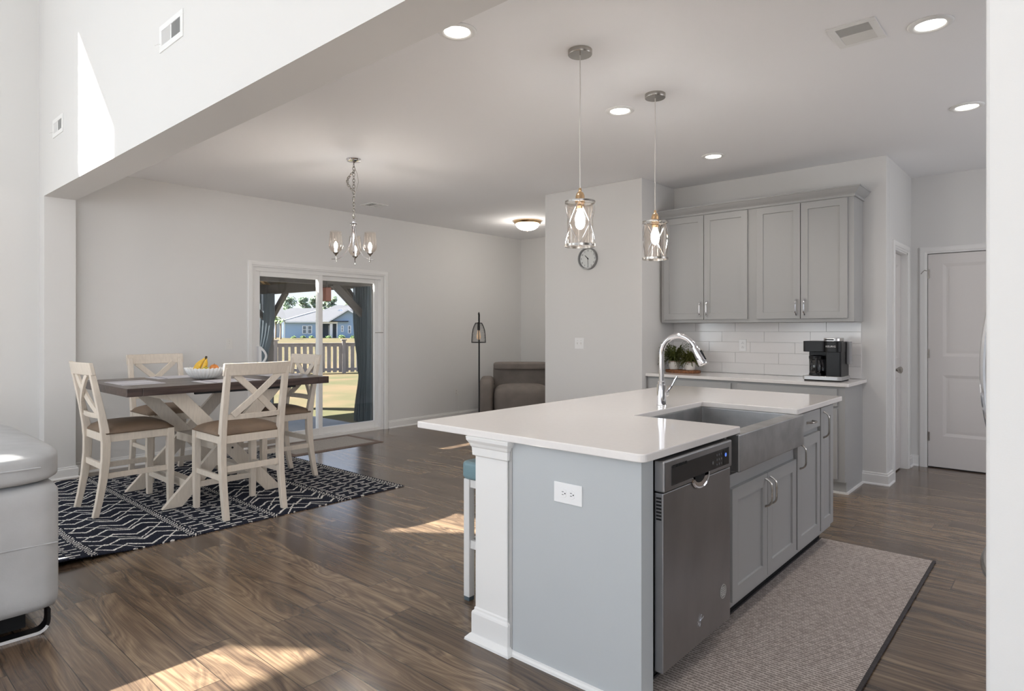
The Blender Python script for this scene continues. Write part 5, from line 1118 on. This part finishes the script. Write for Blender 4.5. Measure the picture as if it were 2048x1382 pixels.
# exterior ground glass-green tuft strip at the slab edge is part of the lawn; gazebo over the patio
M['gaz'] = mat('charcoal_stained_wood', rgb(58, 54, 52), 0.7, vary=0.2, vscale=14); M['gazroof'] = mat('gazebo_roof', rgb(66, 58, 50), 0.8, vary=0.2, vscale=10)
gx0, gx1, gy0, gy1, gz = 1.95, 5.85, 8.15, 11.25, 1.985
ga = thing('gazebo', 'dark wooden gazebo over the patio outside the sliding door', 'gazebo', (4.3, 9.7, GZ + 0.05))
for x in (gx0, gx1):
    for y in (gy0, gy1): MB().box((x - 0.06, y - 0.06, GZ + 0.051 if x < 5.5 else GZ + 0.001), (x + 0.06, y + 0.06, gz)).build('post', M['gaz'], ga)
for a, c in (((gx0 - .06, gy0 - .05, gz), (gx1 + .06, gy0 + .05, gz + .17)), ((gx0 - .06, gy1 - .05, gz), (gx1 + .06, gy1 + .05, gz + .17)), ((gx0 - .05, gy0 + .05, gz), (gx0 + .05, gy1 - .05, gz + .17)), ((gx1 - .05, gy0 + .05, gz), (gx1 + .05, gy1 - .05, gz + .17))): MB().box(a, c).build('beam', M['gaz'], ga)
def brace(p, q): MB().bar(p, q, V((0.035, 0, 0)) if abs(V(q).x - V(p).x) < 0.01 else V((0, 0.035, 0)), (V(q) - V(p)).cross(V((1, 0, 0)) if abs(V(q).x - V(p).x) < 0.01 else V((0, 1, 0))).normalized() * 0.045).build('brace', M['gaz'], ga)
brace((gx1, gy0 + 0.03, gz - 0.50), (gx1, gy0 + 0.62, gz + 0.02)); brace((gx1, gy1 - 0.03, gz - 0.50), (gx1, gy1 - 0.62, gz + 0.02)); brace((gx1 - 0.03, gy1, gz - 0.50), (gx1 - 0.62, gy1, gz + 0.02)); brace((gx1 - 0.03, gy0, gz - 0.50), (gx1 - 0.62, gy0, gz + 0.02))
apx = V(((gx0 + gx1) / 2, (gy0 + gy1) / 2, gz + 0.95)); m = MB(); cs = [V((gx0 - .3, gy0 - .95, gz + .12)), V((gx1 + .3, gy0 - .95, gz + .12)), V((gx1 + .3, gy1 + .3, gz + .12)), V((gx0 - .3, gy1 + .3, gz + .12))]
vs = [m.b.verts.new(p) for p in cs]; va_ = m.b.verts.new(apx)
for k in range(4): m.b.faces.new((vs[k], vs[(k+1) % 4], va_))
m.build('roof', M['gazroof'], ga, solid=0.03)
for k in range(4):
    m = MB(); m.bar(cs[k] + V((0, 0, -0.04)), apx + V((0, 0, -0.05)), V((0.03, 0, 0)), V((0, 0, 0.045))); m.build('rafter', mat('rafter_wood', rgb(150, 118, 76), 0.7), ga)
def drape(lab, x, ya, yb, z0, z1, tie, n=46, gather=0.5, base=0.0, amp=0.05):
    m = MB(); nz_ = 26; rows = []
    for j in range(nz_ + 1):
        z = z1 + (z0 - z1) * j / nz_; s = j / nz_; g_ = 1 - gather * math.exp(-((s - tie) / 0.22) ** 2) - (0.25 * gather if s > tie else 0)
        row = []
        for i in range(n + 1):
            u = i / n; y = ya + (yb - ya) * (base + (u - base) * g_); row.append(V((x + amp * g_ ** -0.3 * math.sin(u * 2*PI * 7 + 0.6*math.sin(3*s)) * (0.6 + 0.4*s), y, z)))
        rows.append(row)
    vs = [[m.b.verts.new(p) for p in r] for r in rows]
    for j in range(nz_):
        for i in range(n): m.b.faces.new((vs[j][i], vs[j][i+1], vs[j+1][i+1], vs[j+1][i]))
    o = m.build('gazebo_curtain', M['drape'], smooth=True, angle=180); return tag(o, lab, 'curtain', 'gathered gazebo curtains')
M['drape'] = sheer('netting_slate_blue', rgb(50, 62, 70), 0.86)
drape('slate blue gathered curtain on the near right gazebo post', gx1 - 0.12, gy0 - 0.22, gy0 + 0.20, GZ + 0.06, gz, 0.62, gather=0.42, base=0.15)
drape('slate blue gathered curtain on the far gazebo post, at left in the glass door', gx1 - 0.13, gy1 - 0.42, gy1 + 0.45, GZ + 0.06, gz, 0.62, gather=0.5, base=0.75)
m = MB(); m.box((4.94, 7.88, 1.73), (5.03, 7.97, 1.93)); lt = thing('hanging_box', 'red-brown box lantern hanging under the gazebo roof beside the door mullion', 'lantern', (4.99, 7.93, 1.75))
m.build('box_body', mat('rust_brown', rgb(92, 48, 36), 0.6), lt, bevel=0.01); MB().cyl((4.985, 7.925, 1.93), 0.006, 0.34, 8).build('cord', M['black'], lt)  # small red-brown box on a thin black cord
# shadow-box fence
fe_ = thing('garden_fence', 'grey weathered wooden garden fence across the back lawn', 'fence', tuple(st(-6.5, 20.6, GZ)))
M['fence'] = mat('fence_grey', rgb(118, 112, 110), 0.85, vary=0.22, vscale=5, stretch=(1, 1, 0.3)); 
fa_, fb_ = st(-10.2, 19.4, 0), st(-4.0, 22.0, 0); fd_ = (fb_ - fa_).normalized(); fn = V((-fd_.y, fd_.x, 0)); FL = (fb_ - fa_).length
k = 0; s = 0.0
while s < FL:
    p_ = fa_ + fd_ * s + fn * -0.03; hgt = 0.80
    MB().bar(p_ + V((0, 0, GZ + 0.03)), p_ + V((0, 0, hgt + 0.02)), fd_ * 0.062, fn * 0.009).build('picket', M['fence'], fe_); s += 0.192; k += 1
for z in (0.79, -0.02): MB().bar(fa_ + V((0, 0, z)), fb_ + V((0, 0, z)), V((0, 0, 0.045)), fn * 0.02).build('rail', M['fence'], fe_)
MB().bar(fa_ + V((0, 0, 0.85)) , fb_ + V((0, 0, 0.85)), V((0, 0, 0.016)), fn * 0.06).build('cap_rail', M['fence'], fe_)
for s in (0.6, 2.75, 4.90): 
    p_ = fa_ + fd_ * s - fn * 0.07; po = sub(MB().bar(p_ + V((0, 0, GZ)), p_ + V((0, 0, 0.95)), fd_ * 0.055, fn * 0.05).build('post', M['fence'], fe_), fe_)
    MB().bar(p_ + V((0, 0, 0.95)), p_ + V((0, 0, 0.985)), fd_ * 0.09, fn * 0.08).build('post_cap', M['fence'], po)
# houses: facade coordinates in the street frame
M['blue'] = mat('blue_siding', rgb(150, 176, 206), 0.8); M['shingle'] = mat('grey_shingle', rgb(52, 54, 60), 0.9, vary=0.08, vscale=1.5); M['hwhite'] = mat('house_trim_white', rgb(232, 234, 238), 0.6); M['hglass'] = mat('house_window_glass', rgb(104, 118, 132), 0.2)
M['hdark'] = mat('porch_shade', rgb(92, 108, 126), 0.8)  # siding blue darkened, the porch's shade is put into the colour
# siding lines
def hpx(px, py, D): return ((px - 1024) / FPX * D, 1.34 + (657.5 - py) / FPX * D)
D0 = 101.0
def wallbox(parent, name, mt_, r0, r1, z0, z1, d0, d1, **kw):
    return MB().prism([st(r0, d0, z0), st(r1, d0, z0), st(r1, d1, z0), st(r0, d1, z0)], (0, 0, z1 - z0)).build(name, mt_, parent, **kw)
hs = thing('house', 'blue house with grey shingle roof and white trim seen through the left pane', 'house', tuple(st(-30, 105, GZ)))
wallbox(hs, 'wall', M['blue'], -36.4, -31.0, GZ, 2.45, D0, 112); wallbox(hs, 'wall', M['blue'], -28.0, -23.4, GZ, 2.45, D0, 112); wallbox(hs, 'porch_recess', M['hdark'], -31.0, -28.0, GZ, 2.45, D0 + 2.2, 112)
wallbox(hs, 'porch_beam', M['hwhite'], -31.05, -27.9, 2.15, 2.5, D0 - 0.05, D0 + 0.15); wallbox(hs, 'porch_column', M['hwhite'], -29.15, -28.75, GZ, 2.2, D0 - 0.05, D0 + 0.35); wallbox(hs, 'porch_door', M['hwhite'], -30.0, -29.3, GZ, 1.9, D0 + 2.1, D0 + 2.25)
for r in (-36.4, -31.0, -28.0): wallbox(hs, 'corner_board', M['hwhite'], r - 0.08, r + 0.08, GZ, 2.45, D0 - 0.06, D0 + 0.1)
wallbox(hs, 'fascia', M['hwhite'], -36.9, -31.0, 2.32, 2.55, D0 - 0.5, D0 - 0.38)
m = MB(); a, b_, c_, d_, e_, f_ = st(-37.0, D0 - 0.5, 2.45), st(-26.1, D0 - 0.5, 2.45), st(-26.1, D0 + 6, 4.35), st(-33.0, D0 + 6, 4.35), st(-37.0, 114, 2.45), st(-26.1, 114, 2.45)
m.quad([a, b_, c_, d_]); m.b.faces.new([m.b.verts.new(p) for p in (a, d_, e_)]); m.quad([d_, c_, f_, e_]); m.build('roof', M['shingle'], hs)
m = MB(); m.prism([st(-29.2, D0, 2.42), st(-23.4, D0, 2.42), st(-23.4, D0, 2.75), st(-26.1, D0, 4.27)], FV * 8); m.build('gable', M['blue'], hs)
m = MB(); pk = 4.36
for (r0, z0, r1, z1) in ((-29.3, 2.42, -26.1, pk), (-26.1, pk, -22.6, 2.35)): m.quad([st(r0, D0 - 0.5, z0), st(r1, D0 - 0.5, z1), st(r1, 112, z1), st(r0, 112, z0)])
m.build('gable_roof', M['shingle'], hs, solid=0.12)
for (r0, z0, r1, z1) in ((-29.3, 2.42, -26.1, pk), (-26.1, pk, -22.6, 2.35)): MB().bar(st(r0, D0 - 0.55, z0), st(r1, D0 - 0.55, z1), V((0, 0, 0.10)), FV * 0.06).build('rake_board', M['hwhite'], hs)
MB().bar(st(-37.0, D0 - 0.45, 2.52), st(-33.0, D0 + 5.9, 4.42), V((0, 0, 0.06)), RV * 0.06).build('hip_ridge', M['hwhite'], hs)
def hwin(par, r0, r1, z0, z1, D):
    f = sub(wallbox(par, 'window', M['hwhite'], r0, r1, z0, z1, D - 0.08, D + 0.05), hs); mz = (z0 + z1) / 2
    wallbox(f, 'pane', M['hglass'], r0 + 0.13, r1 - 0.13, z0 + 0.1, mz - 0.04, D - 0.10, D); wallbox(f, 'pane', M['hglass'], r0 + 0.13, r1 - 0.13, mz + 0.04, z1 - 0.1, D - 0.10, D)
hwin(hs, -33.55, -32.82, 0.55, 1.85, D0); hwin(hs, -32.72, -31.98, 0.55, 1.85, D0); hwin(hs, -27.35, -26.95, 0.85, 1.85, D0); hwin(hs, -26.25, -25.75, 0.60, 1.85, D0)
h2 = thing('house', 'low wing with grey hip roof behind the palms, left of the blue house', 'house', tuple(st(-43, 118, GZ)))
wallbox(h2, 'wall', M['blue'], -49, -39, GZ, 2.6, 118, 128)
m = MB(); m.quad([st(-49.5, 117.4, 2.6), st(-38.0, 117.4, 2.6), st(-38.0, 124, 5.4), st(-43.5, 124, 5.4)]); m.b.faces.new([m.b.verts.new(p) for p in (st(-49.5, 117.4, 2.6), st(-43.5, 124, 5.4), st(-49.5, 130, 2.6))]); m.build('roof', M['shingle'], h2)
h3 = thing('house', 'larger grey-roofed house with a small white dormer behind the blue gable', 'house', tuple(st(-32, 135, GZ)))
wallbox(h3, 'wall', mat('taupe_siding', rgb(176, 174, 178), 0.8), -43, -26, GZ, 4.0, 135, 146)
m = MB(); m.quad([st(-44, 134.5, 3.8), st(-33.5, 134.5, 3.8), st(-31.0, 141, 6.6), st(-39.5, 141, 6.6)]); m.build('roof', M['shingle'], h3)
m = MB(); m.prism([st(-39.0 + 3.5, 134.6, 3.6), st(-27.5, 134.6, 3.6), st(-27.5, 134.6, 5.4), st(-31.0, 134.6, 6.9)], FV * 6); m.build('gable', mat('taupe_siding', rgb(176, 174, 178), 0.8), h3)
MB().bar(st(-37.2, 134.4, 3.9), st(-31.0, 134.4, 7.0), V((0, 0, 0.13)), FV * 0.08).build('rake_board', M['hwhite'], h3)
m = MB(); m.quad([st(-37.6, 134.45, 3.8), st(-31.0, 134.45, 6.95), st(-31.0, 138, 6.95), st(-40.0, 138, 5.5)]); m.build('roof_slope', M['shingle'], h3)
m = MB(); m.prism([st(-37.4, 133.6, 4.7), st(-35.8, 133.6, 4.7), st(-36.6, 133.6, 5.45)], FV * 2); m.build('dormer', M['hwhite'], h3)
h4 = thing('house', 'pale house at far left behind the gazebo curtain and palms', 'house', tuple(st(-44, 96, GZ)))
wallbox(h4, 'wall', mat('cream_siding', rgb(206, 208, 210), 0.8), -47, -37.3, GZ, 2.5, 108, 116)
for r in (-38.6, -39.9, -41.2): wallbox(h4, 'porch_column', M['hwhite'], r - 0.15, r + 0.15, GZ, 2.4, 106, 106.3)
m = MB(); m.quad([st(-48, 105.5, 2.4), st(-37.5, 105.5, 2.4), st(-40.5, 111, 5.6), st(-44, 111, 5.6)]); m.build('roof', M['shingle'], h4)
# trees
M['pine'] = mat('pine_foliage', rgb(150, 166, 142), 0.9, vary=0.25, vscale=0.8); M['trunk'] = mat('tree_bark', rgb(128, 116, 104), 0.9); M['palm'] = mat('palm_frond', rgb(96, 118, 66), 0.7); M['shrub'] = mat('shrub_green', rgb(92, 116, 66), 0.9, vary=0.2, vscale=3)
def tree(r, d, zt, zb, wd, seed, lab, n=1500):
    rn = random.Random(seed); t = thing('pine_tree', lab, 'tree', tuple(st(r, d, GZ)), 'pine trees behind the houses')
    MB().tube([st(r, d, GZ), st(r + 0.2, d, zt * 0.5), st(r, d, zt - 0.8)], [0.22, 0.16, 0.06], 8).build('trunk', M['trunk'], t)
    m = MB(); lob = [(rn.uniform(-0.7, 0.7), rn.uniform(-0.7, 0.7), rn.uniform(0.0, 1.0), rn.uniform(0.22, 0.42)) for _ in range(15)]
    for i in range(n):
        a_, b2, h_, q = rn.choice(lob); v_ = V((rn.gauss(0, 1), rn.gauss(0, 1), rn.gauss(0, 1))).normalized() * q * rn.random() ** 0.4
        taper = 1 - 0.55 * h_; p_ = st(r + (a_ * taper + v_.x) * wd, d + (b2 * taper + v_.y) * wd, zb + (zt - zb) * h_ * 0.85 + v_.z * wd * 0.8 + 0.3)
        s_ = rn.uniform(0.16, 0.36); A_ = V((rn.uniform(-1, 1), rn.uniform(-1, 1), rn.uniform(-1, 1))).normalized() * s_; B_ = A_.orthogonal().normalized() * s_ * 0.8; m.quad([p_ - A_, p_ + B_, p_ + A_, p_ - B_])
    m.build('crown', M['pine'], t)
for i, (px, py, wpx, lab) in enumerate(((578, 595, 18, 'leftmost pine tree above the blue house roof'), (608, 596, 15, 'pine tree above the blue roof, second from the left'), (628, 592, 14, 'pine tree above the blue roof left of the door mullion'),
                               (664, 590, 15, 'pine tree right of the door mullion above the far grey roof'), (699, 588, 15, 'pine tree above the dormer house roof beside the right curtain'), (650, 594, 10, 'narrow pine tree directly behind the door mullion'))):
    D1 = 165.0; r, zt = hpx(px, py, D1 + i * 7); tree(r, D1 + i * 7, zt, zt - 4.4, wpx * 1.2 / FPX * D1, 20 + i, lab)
def palm(r, d, zt, lab, seed):
    rn = random.Random(seed); t = thing('palm_tree', lab, 'tree', tuple(st(r, d, GZ)), 'young palms beside the blue house')
    MB().tube([st(r, d, GZ), st(r + 0.05, d, zt * 0.5), st(r, d, zt)], [0.14, 0.11, 0.12], 8).build('trunk', M['trunk'], t)
    m = MB()
    for i in range(26):
        a = rn.uniform(0, 2*PI); up = rn.uniform(0.1, 1.1); L_ = rn.uniform(0.8, 1.15); pr = None; sd = V((-math.sin(a), math.cos(a), 0))
        for k in range(6):
            q = k / 5; p_ = st(r, d, zt) + V((math.cos(a), math.sin(a), 0)) * L_ * q + V((0, 0, L_ * (up * q - 0.9 * q * q))); w_ = sd * 0.16 * (math.sin(PI * min(1, q * 0.9 + 0.1)))
            if pr is not None: m.quad([pr[0], pr[1], p_ + w_, p_ - w_])
            pr = (p_ - w_, p_ + w_)
    m.build('fronds', M['palm'], t)
r, z = hpx(551, 637, 92); palm(r, 92, z, 'left young palm beside the blue house', 1); r, z = hpx(561, 642, 90); palm(r, 90, z, 'right young palm beside the blue house', 2)
def shrub(r, d, s_, seed, lab):
    rn = random.Random(seed); m = MB()
    for i in range(160):
        v_ = V((rn.gauss(0, 1), rn.gauss(0, 1), abs(rn.gauss(0, 1)))).normalized() * s_ * rn.random() ** 0.4; p_ = st(r, d, GZ + 0.02) + V((v_.x * 1.2, v_.y * 1.2, v_.z)); A_ = V((rn.uniform(-1, 1), rn.uniform(-1, 1), rn.uniform(-1, 1))).normalized() * s_ * 0.18; B_ = A_.orthogonal(); m.quad([p_ - A_, p_ + B_, p_ + A_, p_ - B_])
    tag(m.build('shrub', M['shrub']), lab, 'shrub', 'shrubs along the blue house')
for i, (px, s_, lab) in enumerate(((587, 0.36, 'small shrub at the left end of the blue house wall'), (606, 0.40, 'small shrub under the left house window'), (623, 0.38, 'small shrub under the right house window'), (657, 0.42, 'small shrub beside the white porch column'), (683, 0.5, 'shrub at the left of the blue gable wall'), (708, 0.5, 'shrub at the right of the blue gable wall'))):
    shrub((px - 1024) / FPX * (D0 - 1), D0 - 1, s_, 50 + i, lab)
